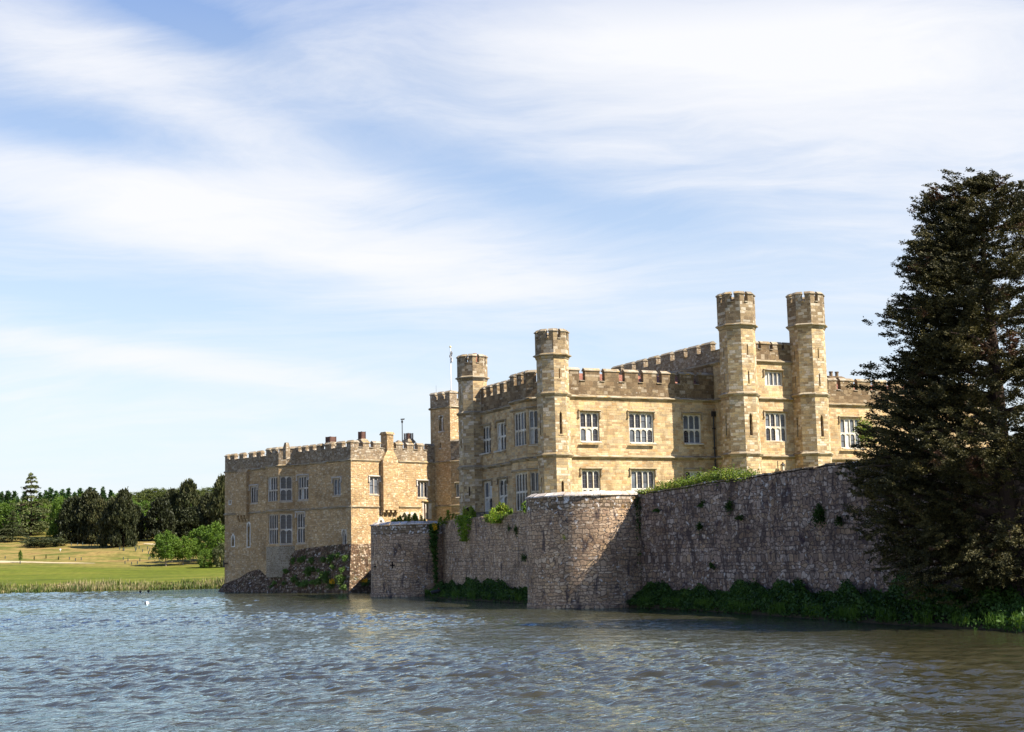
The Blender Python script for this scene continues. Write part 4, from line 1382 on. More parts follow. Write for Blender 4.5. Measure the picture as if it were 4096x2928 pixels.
def gothic(parent, fr, d, r, mat, tracery=True, dep=.42, split=True, outer=True):
    """pointed opening with moulded orders and Y tracery"""
    a, b, c_, d_ = r
    mb = MB()
    sp = d_ - (b - a) * .78
    arch_head(mb, fr, d + .004, a, b, sp, d_ - .03, d_ + .001, dep, True)
    for i, (g_, e) in enumerate(((.10, -.12), (.2, -.24))):
        p0, p1 = arch_pts(a, b, sp, d_ - .03, 6, True), arch_pts(a + g_, b - g_, sp, d_ - .03 - g_ * 1.3, 6, True)
        for k in range(len(p0) - 1):
            mb.face([fr.P(p1[k][0], d + e, p1[k][1]), fr.P(p1[k + 1][0], d + e, p1[k + 1][1]), fr.P(p0[k + 1][0], d + e, p0[k + 1][1]), fr.P(p0[k][0], d + e, p0[k][1])])
            mb.face([fr.P(p1[k][0], d + e, p1[k][1]), fr.P(p1[k][0], d - dep, p1[k][1]), fr.P(p1[k + 1][0], d - dep, p1[k + 1][1]), fr.P(p1[k + 1][0], d + e, p1[k + 1][1])])
        for x0_, x1_ in ((a, a + g_), (b - g_, b)):
            mb.box(fr, x0_, x1_, d - dep, d + e - .001 * i, c_, sp)
    if tracery:
        m_ = (a + b) / 2
        w = .09
        mb.box(fr, m_ - w / 2, m_ + w / 2, d - .40, d - .27, c_, sp + .05)
        for sgn in (-1, 1):
            prev = None
            for k in range(6):
                t = k / 5
                x = m_ + sgn * (b - a) * .27 * t ** 1.3
                z = sp + (d_ - sp) * .62 * math.sin(t * 1.35)
                cur = [fr.P(x - w / 2, d - .275, z), fr.P(x + w / 2, d - .275, z), fr.P(x + w / 2, d - .40, z), fr.P(x - w / 2, d - .40, z)]
                if prev:
                    mb.hexa(prev, cur)
                prev = cur
    o = mb.build('window', mat, parent)
    gl = MB()
    gl.face([fr.P(a, d - dep + .03, c_), fr.P(b, d - dep + .03, c_), fr.P(b, d - dep + .03, d_), fr.P(a, d - dep + .03, d_)])
    gl.build('pane', M_GLASS, o)
    return o


gothic(keep, GL, 0, rG, M_FRAMEGREY, dep=.31)
for r in arches:
    gothic(keep, GR, 0, r, M_DRESSED)
o = gothic(keep, GR, 0, rD, M_FRAMEPALE, tracery=False)
sb = MB()
a, b, c_, d_ = rD
pin, pout = arch_pts(a - .003, b + .003, d_ - (b - a) * .78, d_, 5, True), arch_pts(a - .3, b + .3, d_ - (b - a) * .78, d_ + .35, 5, True)
for k in range(len(pin) - 1):
    sb.face([GR.P(pin[k][0], .03, pin[k][1]), GR.P(pin[k + 1][0], .03, pin[k + 1][1]), GR.P(pout[k + 1][0], .03, pout[k + 1][1]), GR.P(pout[k][0], .03, pout[k][1])])
sb.build('surround', M_FRAMEPALE, o)
# blocked two-light window
bw_ = MB()
a, b, c_, d_ = rB
m_ = (a + b) / 2
for x0_, x1_ in ((a - .10, a + .08), (m_ - .07, m_ + .07), (b - .16, b + .14)):
    bw_.box(GR, x0_, x1_, -.4, .02 if x0_ < m_ - .2 or x0_ > m_ else -.12, c_, d_)
for x0_, x1_ in ((a + .08, m_ - .07), (m_ + .07, b - .16)):
    arch_head(bw_, GR, -.12, x0_, x1_, d_ - .42, d_ - .1, d_, .2)
bo = bw_.build('window', M_FRAMEGREY, keep)
bf = MB()
bf.face([GR.P(a, -.26, c_), GR.P(b, -.26, c_), GR.P(b, -.26, d_), GR.P(a, -.26, d_)])
bf.build('brick_infill', M_BRICK, bo)
hm = MB()
hm.profile(GR, a - .2, b + .2, [(0, d_ + .03), (.06, d_ + .03), (.17, d_ + .12), (0, d_ + .24)])
hm.build('hood_mould', M_STRING, bo)

# garderobe and chimney breasts carried on corbels
br_ = MB()
ga, gb = GL.px(*z2(196, 700), .4)[0], GL.px(*z2(284, 700), .4)[0]
gz = GL.px(*z2(240, 868), .55)[1]
br_.box(GL, ga, gb, 0, .40, gz, K2 - .3)
br_.profile(GL, ga, gb, [(0, K2 - .3), (.40, K2 - .3), (.06, K2 + .1), (0, K2 + .1)])
for k in range(4):
    x = ga + (gb - ga - .22) * k / 3
    br_.profile(GL, x, x + .22, [(0, gz - .75), (.12, gz - .7), (.26, gz - .38), (.37, gz - .30), (.37, gz - .002), (0, gz - .002)])
br_.build('garderobe', M_RUBBLE, keep)
ch = MB()
ca, cb = GR.px(*z6(878, 250), .5)[0], GR.px(*z6(1218, 250), .5)[0]
cz = GR.px(*z6(1000, 452), .5)[1]
czs = GR.px(*z5(1000, 900), .5)[1]
ch.box(GR, ca, cb, 0, .50, cz, czs)
for k in range(4):
    x = ca + (cb - ca - .26) * k / 3
    ch.profile(GR, x, x + .26, [(0, cz - .62), (.10, cz - .6), (.3, cz - .30), (.46, cz - .24), (.46, cz - .002), (0, cz - .002)])
sa, sb_ = GR.px(*z5(955, 400), .3)[0], GR.px(*z5(1100, 400), .3)[0]
zsh = GR.px(*z5(1000, 640), .3)[1]
ch.hexa([GR.P(ca, .5, czs), GR.P(cb, .5, czs), GR.P(cb, 0, czs), GR.P(ca, 0, czs)], [GR.P(sa, .30, zsh - .3), GR.P(sb_, .30, zsh - .3), GR.P(sb_, 0, zsh - .3), GR.P(sa, 0, zsh - .3)])
zct = GR.px(*z5(1000, 330), .3)[1]
ch.box(GR, sa, sb_, -.75, .30, zsh - .3, zct)
ch.profile(GR, sa - .1, sb_ + .1, [(-.85, zct), (.40, zct), (.40, zct + .08), (.15, zct + .30), (-.6, zct + .30), (-.85, zct + .08)])
co = ch.build('chimney', M_RUBBLE, keep)
# stub chimneys and sheet-iron vents behind the battlements


def vent(px0, px1, yb, yt, dd, base_y, mat=M_RUST, louvre=False):
    a, zt = GR.px(px0, yt, dd)
    b, _ = GR.px(px1, yt, dd)
    zb = GR.px((px0 + px1) / 2, yb, dd)[1]
    w = (b - a) / (1 + .98)
    mb = MB()
    c0, d0 = a + (b - a) / 2, dd
    q = [(c0 - w / 2, d0 + w / 2), (c0 + w / 2, d0 + w / 2), (c0 + w / 2, d0 - w / 2), (c0 - w / 2, d0 - w / 2)]
    for i in range(4):
        j = (i + 1) % 4
        A, B_ = GR.P(*q[i], 0)[:2], GR.P(*q[j], 0)[:2]
        if louvre:
            n = 6
            for k in range(n):
                zz0, zz1 = zb + (zt - zb) * (k + .08) / n, zb + (zt - zb) * (k + .62) / n
                mb.face([(*A, zz0), (*B_, zz0), (*B_, zz1), (*A, zz1)])
        else:
            mb.face([(*A, zb), (*B_, zb), (*B_, zt), (*A, zt)])
    for (x, y) in [GR.P(*p, 0)[:2] for p in q]:
        mb.prism([(x - .05, y - .05), (x + .05, y - .05), (x + .05, y + .05), (x - .05, y + .05)], zb, zt + .02)
    mb.face([(*GR.P(*p, 0)[:2], zt) for p in q])
    o = mb.build('roof_vent', mat, keep)
    s2 = MB()
    e = w / 2 + .16
    zb0 = GR.px((px0 + px1) / 2, base_y, dd)[1]
    Q = lambda k: [GR.P(c0 - k, d0 + k, 0)[:2], GR.P(c0 + k, d0 + k, 0)[:2], GR.P(c0 + k, d0 - k, 0)[:2], GR.P(c0 - k, d0 - k, 0)[:2]]
    s2.prism(Q(e - .1), K2 + .5, zb0 - .1)
    s2.prism(Q(e + .05), zb0 - .1, zb0 + .02)
    s2.prism(Q(e + .05), zb0 + .02, zb - .002, poly2=Q(w / 2 + .02))
    s2.build('vent_base', M_COPING, o)
    return o


vent(1301, 1346, 1768, 1746.5, -4.5, 1782)
vent(1432.5, 1462.5, 1755, 1726.5, -2.6, 1761)
vent(1615.5, 1652.5, 1756, 1732.5, -2.2, 1767, louvre=True)
sc = MB()
for px0, px1, yt, dd, taper in ((1129, 1163, 1769, -9.0, .12), (1577, 1611, 1758, -2.4, 0.0)):
    a, zt = GR.px(px0, yt, dd)
    b, _ = GR.px(px1, yt, dd)
    w = (b - a) / 1.98
    c0 = (a + b) / 2
    Q = lambda k: [GR.P(c0 - k, dd + k, 0)[:2], GR.P(c0 + k, dd + k, 0)[:2], GR.P(c0 + k, dd - k, 0)[:2], GR.P(c0 - k, dd - k, 0)[:2]]
    if taper:
        sc.prism(Q(w / 2), K2 + .5, zt - .6)
        sc.prism(Q(w / 2), zt - .6, zt - .02, poly2=Q(w / 2 - taper))
    else:
        sc.prism(Q(w / 2 - .1), K2 + .5, zt - .4)
        sc.prism(Q(w / 2), zt - .4, zt - .28)
        sc.prism(Q(w / 2), zt - .28, zt - .06, poly2=Q(w / 2 - .22))
    o = sc.build('chimney', M_RUBBLE_TOP, keep)
    sc = MB()
ir = MB()
for px0, px1, yb, yt in ((1656, 1666, 1797, 1771), (1693, 1708, 1802, 1788)):
    a0, zz = GR.px(px0, yt, -1.2)
    a1, _ = GR.px(px1, yt, -1.2)
    z0 = GR.px(px0, yb, -1.2)[1]
    for k in range(4):
        ir.tube([GR.P(a0, -1.2, z0 + (zz - z0) * k / 3), GR.P(a1, -1.2, z0 + (zz - z0) * k / 3)], .025, 5)
    for x in (a0, (a0 + a1) / 2, a1):
        ir.tube([GR.P(x, -1.2, K2 + .4), GR.P(x, -1.2, zz)], .025, 5)
ir.build('roof_railing', M_IRON, keep)
hk = MB()
ha, hz_ = GL.px(*z2(128, 1272), 0)
hk.box(GL, ha - .05, ha + .05, 0, .5, hz_ - .06, hz_ + .06)
hk.box(GL, ha - .06, ha + .06, .45, .56, hz_ - .42, hz_ + .36)
hk.build('mooring_bracket', M_IRON, keep)
# footing: a battered skirt of rough rubble, high at the near corner, low to the left
pl = MB()


def top_l(a):
    t = -a
    return float(np.interp(t, [0, 2, 8, 11.5, 12.4, 13.6, 15.3, 16.5, 18.5, 20.5, 23.4], [4.9, 4.9, 4.6, 4.2, 3.1, 1.9, 1.8, 2.5, 2.2, 1.5, .9]))


def out_l(a):
    return float(np.interp(-a, [0, 11, 13, 15.5, 18, 23.4], [1.5, 1.45, 1.7, 1.7, 1.5, 1.0]))


def skirt(fr, a0, a1, ft, fo, n, corner):
    m_ = 9
    rows = []
    for i in range(n + 1):
        a = a0 + (a1 - a0) * i / n
        col = []
        for j in range(m_ + 1):
            t = j / m_
            z = ft(a) * (1 - t) - .6 * t
            o_ = fo(a) * t ** .85 + .02
            rg = .16 * math.sin(a * 3.1 + j * 1.7) * math.sin(a * 1.3 + j * 2.9) + random.uniform(-.07, .07)
            ex = (corner(a) * o_)
            col.append(fr.P(a + ex, o_ + (rg if 0 < j else 0) * (0 if abs(corner(a)) > .9 else 1), z))
        rows.append(col)
    for i in range(n):
        for j in range(m_):
            pl.face([rows[i][j + 1], rows[i + 1][j + 1], rows[i + 1][j], rows[i][j]])


skirt(GL, gEnd, 0, top_l, out_l, 70, lambda a: 1.0 if a > -.01 else (-.5 if a < gEnd + .01 else 0))
skirt(GR, 0, gInn + 2, lambda a: 4.9, lambda a: 1.5, 34, lambda a: -1.0 if a < .01 else 0)
pl.build('footing', M_PLINTH, keep, smooth=False)
pt = MB()
wall_face(pt, GL, KB, b0, b1, 1.6, 2.002)
wall_face(pt, kc, 0, 0, kcw, 1.6, 2.002)
wall_face(pt, kb, 0, 0, kcw, 1.6, 2.002)
wall_face(pt, GL, KB + .004, b0 + .05, b1, 2.0, HB[1][2] - .25)
wall_face(pt, kc, .004, 0, kcw - .05, 2.0, HB[1][2] - .25)
pt.build('patched_masonry', M_PLASTER, keep)

# ------------------------------------------------------------------ clock tower and link range
TC = GR.P(gInn, 0, 0)
TL = Fr(TC, YG - R(90))
tw0, tw1 = -.62, 2.60
TR = Fr(TL.P(tw1, 0, 0), YG)
tww = 3.4
tower = empty('clock_tower', (TC[0], TC[1], 6), 'slim square rubble belfry tower with twin arched opening between the keep and the house', 'tower')
TZ, TSL, TT = 19.45, 20.25, 21.15
zb0, zb1 = TL.px(1764, 1724)[1], TL.px(1764, 1662)[1]
bo0, bo1 = TL.px(1755, 1690)[0], TL.px(1774, 1690)[0]
hT = [(bo0, bo1, zb0, zb1)]
sl_r = (TL.px(1758.5, 1782)[0], TL.px(1763.5, 1782)[0], TL.px(1761, 1792)[1], TL.px(1761, 1772)[1])
hT.append(sl_r)
hR = [(1.2, 2.15, zb0, zb1)]
tb = MB()
wall_face(tb, TL, 0, tw0, tw1, -1, TZ, hT, .5)
wall_face(tb, TR, 0, 0, tww, -1, TZ, hR, .5)
wall_face(tb, Fr(TL.P(tw0, 0, 0), YG - R(180)), 0, -tww, 0, -1, TZ, [(-2.2, -1.2, zb0, zb1)], .5)
wall_face(tb, Fr(TR.P(tww, 0, 0), YG + R(90)), 0, 0, tw1 - tw0, -1, TZ)
tb.build('wall', M_RUBBLE_TOP if False else M_RUBBLE, tower)
fl = MB()
c4 = lambda e: [TL.P(tw0 + e, -e, 0)[:2], TL.P(tw1 - e, -e, 0)[:2], TL.P(tw1 - e, -tww + e, 0)[:2], TL.P(tw0 + e, -tww + e, 0)[:2]]
fl.prism(c4(.3), 0, zb0 - .1)
fl.prism(c4(.3), zb1 + .2, TSL - .4)
fl.build('floor', M_DARK, tower)
for fr, (a, b, c_, d_) in ((TL, hT[0]), (TR, hR[0])):
    w = MB()
    m_ = (a + b) / 2
    arch_head(w, fr, .02, a, b, d_ - (b - a) * .5, d_ - .02, d_ + .001, .4)
    w.box(fr, m_ - .09, m_ + .09, -.4, -.15, c_, d_ - .25)
    w.box(fr, a - .1, b + .1, -.3, .05, c_ - .16, c_ - .002)
    w.build('belfry_opening', M_FRAMEGREY, tower)
slit(tower, TL, 0, sl_r, M_FRAMEGREY, False, .4)
ts = (tower, M_STRING)
string(ts, TL, 0, tw0 - .15, tw1 + .15, TZ, .22, .16)
string(ts, TR, 0, -.15, tww + .15, TZ, .22, .16)
tp, tcp = (tower, M_RUBBLE_TOP), M_COPING
wT = tw1 - tw0
tq = [(TL.px(1680 + x0 / 6.245, 1578)[0], TL.px(1680 + x1 / 6.245, 1578)[0]) for x0, x1 in ((257, 368), (438, 552), (625, 738))]
tq[0], tq[-1] = (tw0, tq[0][1]), (tq[-1][0], tw1)
battlement(tp, tcp, TL, 0, .4, tq, TZ + .053, TSL, TT, tw0, tw1)
battlement(tp, tcp, TR, 0, .4, [(.41, 1.05), (1.55, 2.2), (2.7, tww)], TZ + .053, TSL, TT, .41, tww)
bfr = Fr(TL.P(tw0, 0, 0), YG - R(180))
battlement(tp, tcp, bfr, 0, .4, [(-tww, -2.7), (-2.2, -1.5), (-1.0, -.41)], TZ + .053, TSL, TT, -tww, -.41)
ae = MB()
ap_ = TL.px(1739, 1560)
ae.tube([TL.P(ap_[0], -.2, TT - .1), TL.P(ap_[0], -.2, TT + .75)], .012, 5)
ae.build('lightning_rod', M_IRON, tower)

# range linking tower and house
LK = Fr(TL.P(tw1, 0, 0), R(-21))
LKL = 13.0
lkz, lks, lkt = 13.55, 14.85, 15.85
link_h = empty('link_range', (TL.P(tw1, 0, 0)[0], TL.P(tw1, 0, 0)[1], 6), 'shaded two storey rubble range between the belfry tower and the house', 'building')
hk_ = []
lw = []
for x0, x1, yt, yb, nl in ((1824, 1846, 1934, 1987, 2), (1826, 1852, 2057, 2090, 2)):
    r = LK.rect(x0, x1, yt, yb)
    hk_.append(r)
    lw.append((r, nl))
lb = MB()
wall_face(lb, LK, 0, .01, LKL, -1, lkz, hk_)
lb.build('wall', M_RUBBLE, link_h)
lc_ = MB()
lc_.prism([LK.P(.02, -.5, 0)[:2], LK.P(LKL, -.5, 0)[:2], LK.P(LKL, -4, 0)[:2], LK.P(.9, -4, 0)[:2]], 0, lkz + .3)
lc_.build('light_block_core', M_DARK, link_h)  # added dark core, keeps light out behind the windows
ls = (link_h, M_STRING)
string(ls, LK, 0, .02, LKL, lkz, .2, .13)
string(ls, LK, 0, .02, LKL, 8.85, .2, .13)
string(ls, TL, 0, .02, tw1 + .02, K2, .2, .13)
string(ls, TL, 0, .02, tw1 + .02, 8.85, .2, .13)
lp, lcp = (link_h, M_RUBBLE_TOP), M_COPING
battlement(lp, lcp, LK, 0, .45, regular(.02, LKL, .95, .75), lkz + .053, lks, lkt, .02, LKL)
for r, nl in lw:
    window(link_h, LK, 0, r, nl, (), M_FRAMEGREY, hoodmat=M_STRING)

# flag on its pole above the tower
fp = empty('flagpole', (0, 0, 0), 'tall white flagpole with a limp dark blue and white flag above the belfry tower', 'flagpole')
f0 = np.array(TL.P((tw0 + tw1) / 2 + .65, -1.4, 0))
ztop = at_depth(1802, 1392, f0[1])[2]
xf = at_depth(1803, 1500, f0[1])[0]
mb = MB()
mb.tube([(xf, f0[1], TSL - .5), (xf, f0[1], ztop)], [.075, .045], 8)
mb.build('pole', M_POLE, fp)
mb = MB()
mb.lathe((xf, f0[1]), [(0, ztop), (.10, ztop + .06), (.12, ztop + .13), (.08, ztop + .22), (0, ztop + .25)], 10)
mb.build('finial', plain('gilding', (.6, .45, .2), .4), fp)
mb = MB()
zt_, zb_ = at_depth(1803, 1403, f0[1])[2], at_depth(1803, 1451, f0[1])[2]
nx_, nz_ = 7, 14
grid = [[None] * (nx_ + 1) for _ in range(nz_ + 1)]
for j in range(nz_ + 1):
    t = j / nz_
    wdt = .04 + .23 * (math.sin(t * 3.0 + .2) ** 2 * .7 + .3) * (1 if t < .93 else .5)
    cxo = .09 * math.sin(t * 9 + .6)
    for i in range(nx_ + 1):
        u_ = i / nx_
        grid[j][i] = (xf + .03 + cxo + (u_ - .25) * wdt, f0[1] - .06 - .11 * math.sin(u_ * 12 + t * 7), zt_ + (zb_ - zt_) * t - .06 * u_)
for j in range(nz_):
    for i in range(nx_):
        mb.face([grid[j + 1][i], grid[j + 1][i + 1], grid[j][i + 1], grid[j][i]], 0 if (i + j // 3) % 4 in (0, 1) else 1)
mb.build('flag', [plain('flag_white', (.62, .60, .60), .8), plain('flag_navy', (.04, .05, .13), .8)], fp)
# watch camera on a mast over the keep roof
cm = empty('camera_mast', (0, 0, 0), 'thin dark mast with a security camera on the keep roof', 'camera mast')
a0, zt_ = GR.px(1608.5, 1692, -3.0)
mb = MB()
mb.tube([GR.P(a0, -3, K2 + .5), GR.P(a0, -3, zt_)], [.055, .045], 8)
mb.build('mast', M_IRON, cm)
mb = MB()
mb.lathe(GR.P(a0, -3, 0)[:2], [(.05, zt_ - .02), (.10, zt_ + .05), (.11, zt_ + .22), (.05, zt_ + .30)], 10)
f4 = GR.moved(a0, -3)
mb.hexa([f4.P(-.12, .09, zt_ + .33), f4.P(.26, .09, zt_ + .36), f4.P(.26, -.09, zt_ + .36), f4.P(-.12, -.09, zt_ + .33)], [f4.P(-.14, .1, zt_ + .46), f4.P(.30, .1, zt_ + .51), f4.P(.30, -.1, zt_ + .51), f4.P(-.14, -.1, zt_ + .46)])
mb.build('camera_head', M_IRON, cm)

# ------------------------------------------------------------------ curtain wall round the castle island
def round_tower(name, label, c, rad, zb, zt, body, top, cope, a0, a1):
    t = empty(name, (c[0], c[1], 0), label, 'curtain wall')
    mb = MB()
    mb.lathe(c, [(rad + .10, -1.5), (rad + .08, .25), (rad + .02, .32), (rad, 1.2), (rad - .02, zt - 1.1)], 72, 0, a0, a1)
    mb.build('wall', body, t)
    mb = MB()
    mb.lathe(c, [(rad - .02, zt - 1.1), (rad - .03, zt - .26)], 72, 0, a0, a1)
    mb.build('wall', top, t)
    mb = MB()
    n = 46
    for k in range(n):                      # separate capping stones, each set a little differently
        t0 = a0 + (a1 - a0) * (k + .03) / n
        t1 = a0 + (a1 - a0) * (k + .97) / n
        j = random.uniform(-.02, .03)
        mb.lathe(c, [(rad - .03, zt - .255 + j * .5), (rad + .05 + j, zt - .25 + j * .5), (rad + .03 + j, zt - .17 + j), (rad - .34, zt + .03 + j), (rad - .75, zt + .02 + j)], 3, 0, t0, t1)
    mb.build('coping', cope, t)
    return t


RM = 4.36
cM = at_depth(2373, 2300, 96.4)[:2]
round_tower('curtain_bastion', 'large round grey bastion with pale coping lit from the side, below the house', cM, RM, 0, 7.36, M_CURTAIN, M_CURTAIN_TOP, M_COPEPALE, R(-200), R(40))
RL = 3.9
cL = (at_depth(1484, 2250, 131.4)[0] + RL, 131.4)
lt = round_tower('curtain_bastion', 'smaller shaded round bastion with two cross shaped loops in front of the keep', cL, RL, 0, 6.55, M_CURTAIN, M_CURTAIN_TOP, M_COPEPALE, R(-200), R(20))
for px, py in ((1500, 2267), (1569.3, 2261)):
    d = ray(px, py)
    o = np.array([CAM[0] - cL[0], CAM[1] - cL[1]])
    A_, B_, C_ = d[0] ** 2 + d[1] ** 2, 2 * (o @ d[:2]), o @ o - RL ** 2
    t_ = (-B_ - math.sqrt(B_ * B_ - 4 * A_ * C_)) / (2 * A_)
    q_ = CAM + d * t_
    an = math.atan2(q_[0] - cL[0], -(q_[1] - cL[1]))
    f5 = Fr(q_[:2], an)
    mb = MB()
    mb.box(f5, -.06, .06, -.3, .012, q_[2] - .30, q_[2] + .28)
    mb.box(f5, -.25, -.062, -.3, .003, q_[2] - .05, q_[2] + .06)
    mb.box(f5, .062, .25, -.3, .003, q_[2] - .05, q_[2] + .06)
    mb.build('arrow_loop', M_DARK, lt)


def long_wall(name, label, pts, tops, base, mat, thick=1.0, cap=None, left=True):
    """pts: plan line; tops: (share, z); outer face on the left of the direction of travel when seen from the water"""
    t = empty(name, (pts[0][0], pts[0][1], 0), label, 'curtain wall')
    mb = MB()
    P = [np.array(p, float) for p in pts]
    seg = [np.linalg.norm(b - a) for a, b in zip(P, P[1:])]
    tot = sum(seg)
    n = int(tot / .9)
    line = []
    for i in range(n + 1):
        s = tot * i / n
        k = 0
        while k < len(seg) - 1 and s > seg[k]:
            s -= seg[k]
            k += 1
        p = P[k] + (P[k + 1] - P[k]) * (s / seg[k])
        dirn = (P[k + 1] - P[k]) / seg[k]
        z = float(np.interp(i / n, [a for a, b in tops], [b for a, b in tops])) + random.uniform(-.035, .035)
        line.append((p, np.array([-dirn[1], dirn[0]]), z, tot * i / n))
    for (p0, n0, z0, s0), (p1, n1, z1, s1) in zip(line, line[1:]):
        a0, a1 = (*p0, -1.0), (*p1, -1.0)
        b0_, b1_ = (*p0, z0), (*p1, z1)
        i0, i1 = (*(p0 + n0 * thick), z0 + .05), (*(p1 + n1 * thick), z1 + .05)
        j0, j1 = (*(p0 + n0 * thick), 4.0), (*(p1 + n1 * thick), 4.0)
        mb.face([a0, a1, b1_, b0_], 0, [(s0, -1), (s1, -1), (s1, z1), (s0, z0)])
        mb.face([b0_, b1_, i1, i0], 0)
        mb.face([i0, i1, j1, j0], 0)
    mb.build('wall', mat, t)
    if cap:
        mb = MB()
        for (p0, n0, z0, s0), (p1, n1, z1, s1) in zip(line, line[1:]):
            j = random.uniform(-.02, .03)
            e = (p1 - p0) * .03
            o0, o1 = p0 + e - n0 * (.04 + j), p1 - e - n1 * (.04 + j)
            q0, q1 = p0 + e + n0 * (thick - .1), p1 - e + n1 * (thick - .1)
            zz0, zz1 = z0 + .055, z1 + .055
            mb.hexa([(*o0, zz0), (*o1, zz1), (*q1, zz1), (*q0, zz0)], [(*o0, zz0 + .07 + j), (*o1, zz1 + .07 + j), (*q1, zz1 + .13 + j), (*q0, zz0 + .13 + j)])
        mb.build('coping', cap, t)
    return t


w2a, w2b = at_depth(1752, 2200, 130.0)[:2], at_depth(2118, 2200, 107.0)[:2]


def tops_from(pa, pb, marks):
    """heights of a wall top read off at bearings along the plan line pa-pb"""
    out = []
    for x, y in marks:
        d = ray(x, y)
        m = np.array([[d[0], -(pb[0] - pa[0])], [d[1], -(pb[1] - pa[1])]])
        t, s = np.linalg.solve(m, np.array([pa[0] - CAM[0], pa[1] - CAM[1]]))
        out.append((float(s), float(CAM[2] + t * d[2])))
    return out


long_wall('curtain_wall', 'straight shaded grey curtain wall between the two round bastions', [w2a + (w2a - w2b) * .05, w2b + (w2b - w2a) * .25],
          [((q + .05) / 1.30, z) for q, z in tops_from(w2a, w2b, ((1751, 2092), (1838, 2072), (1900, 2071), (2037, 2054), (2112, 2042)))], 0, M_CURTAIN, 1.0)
w3a = at_depth(2556, 2200, 93.3)[:2]
w3b = at_depth(3345, 2200, 76.2)[:2]
w3e = w3a + (w3b - w3a) * 3.1
tt = [(s / 3.1, z) for s, z in tops_from(w3a, w3b, ((2562, 1975), (2625, 1972), (2690, 1961), (2860, 1934), (2980, 1917), (3177, 1889), (3345, 1862)))]
print('long wall tops', tt, w3e)
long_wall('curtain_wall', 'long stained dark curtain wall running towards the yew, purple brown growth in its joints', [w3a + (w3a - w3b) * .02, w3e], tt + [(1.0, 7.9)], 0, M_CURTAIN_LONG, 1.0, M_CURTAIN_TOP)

_v2, _v3 = (w2b - w2a), (w3b - w3a)
_i2, _i3 = np.array([-_v2[1], _v2[0]]) / np.linalg.norm(_v2) * .5, np.array([-_v3[1], _v3[0]]) / np.linalg.norm(_v3) * .5
_terr = [(-10.6, 134.2), (-8.6, 129.5), tuple(w2a + _i2), tuple(w2b + _i2), (2.9, 99.5), (2.6, 96.4), (4.6, 93.0), (6.6, 93.2), tuple(w3a + _i3), tuple(w3e + _i3), (120, 20), (160, 200), (-6, 215), (-9, 157), tuple(GR.P(gInn, .3, 0)[:2]), tuple(GR.P(7.6, .2, 0)[:2])]
mb = MB()
mb.prism(_terr, -3, 6.2)
tag(mb.build('terrace', M_TURF), 'level ground of the castle island behind the curtain wall', None, None, 'structure')

# earth bank at the foot of the walls, and what grows on it
M_EARTH = plain('bank_earth', (.045, .035, .022), .95, .1, .4)
edge1 = [at_z(x, y, 0) for x, y in ((1700, 2386), (1730, 2390), (1790, 2396), (1880, 2402), (1960, 2407), (2050, 2411), (2130, 2414))]
foot1 = [np.array([*(w2a + (w2b - w2a) * t), 0]) for t in (-.16, 0.0, .14, .35, .55, .80, 1.06)]
edge2 = [at_z(x, y, 0) for x, y in ((2420, 2431), (2500, 2429), (2620, 2434), (2800, 2443), (3000, 2457), (3200, 2471), (3400, 2486), (3600, 2501), (3800, 2512), (4000, 2524), (4120, 2534), (4400, 2556), (4800, 2600))]
foot2 = []
for i, e in enumerate(edge2):
    t = i / (len(edge2) - 1)
    x = (2470, 2545, 2640, 2800, 3000, 3200, 3400, 3600, 3800, 4000, 4120, 4400, 4800)[i]
    d = ray(x, 2300)
    m = np.array([[d[0], -(w3b[0] - w3a[0])], [d[1], -(w3b[1] - w3a[1])]])
    tt_, s = np.linalg.solve(m, np.array([w3a[0], w3a[1]]))
    foot2.append(np.array([*(w3a + (w3b - w3a) * s), 0]))


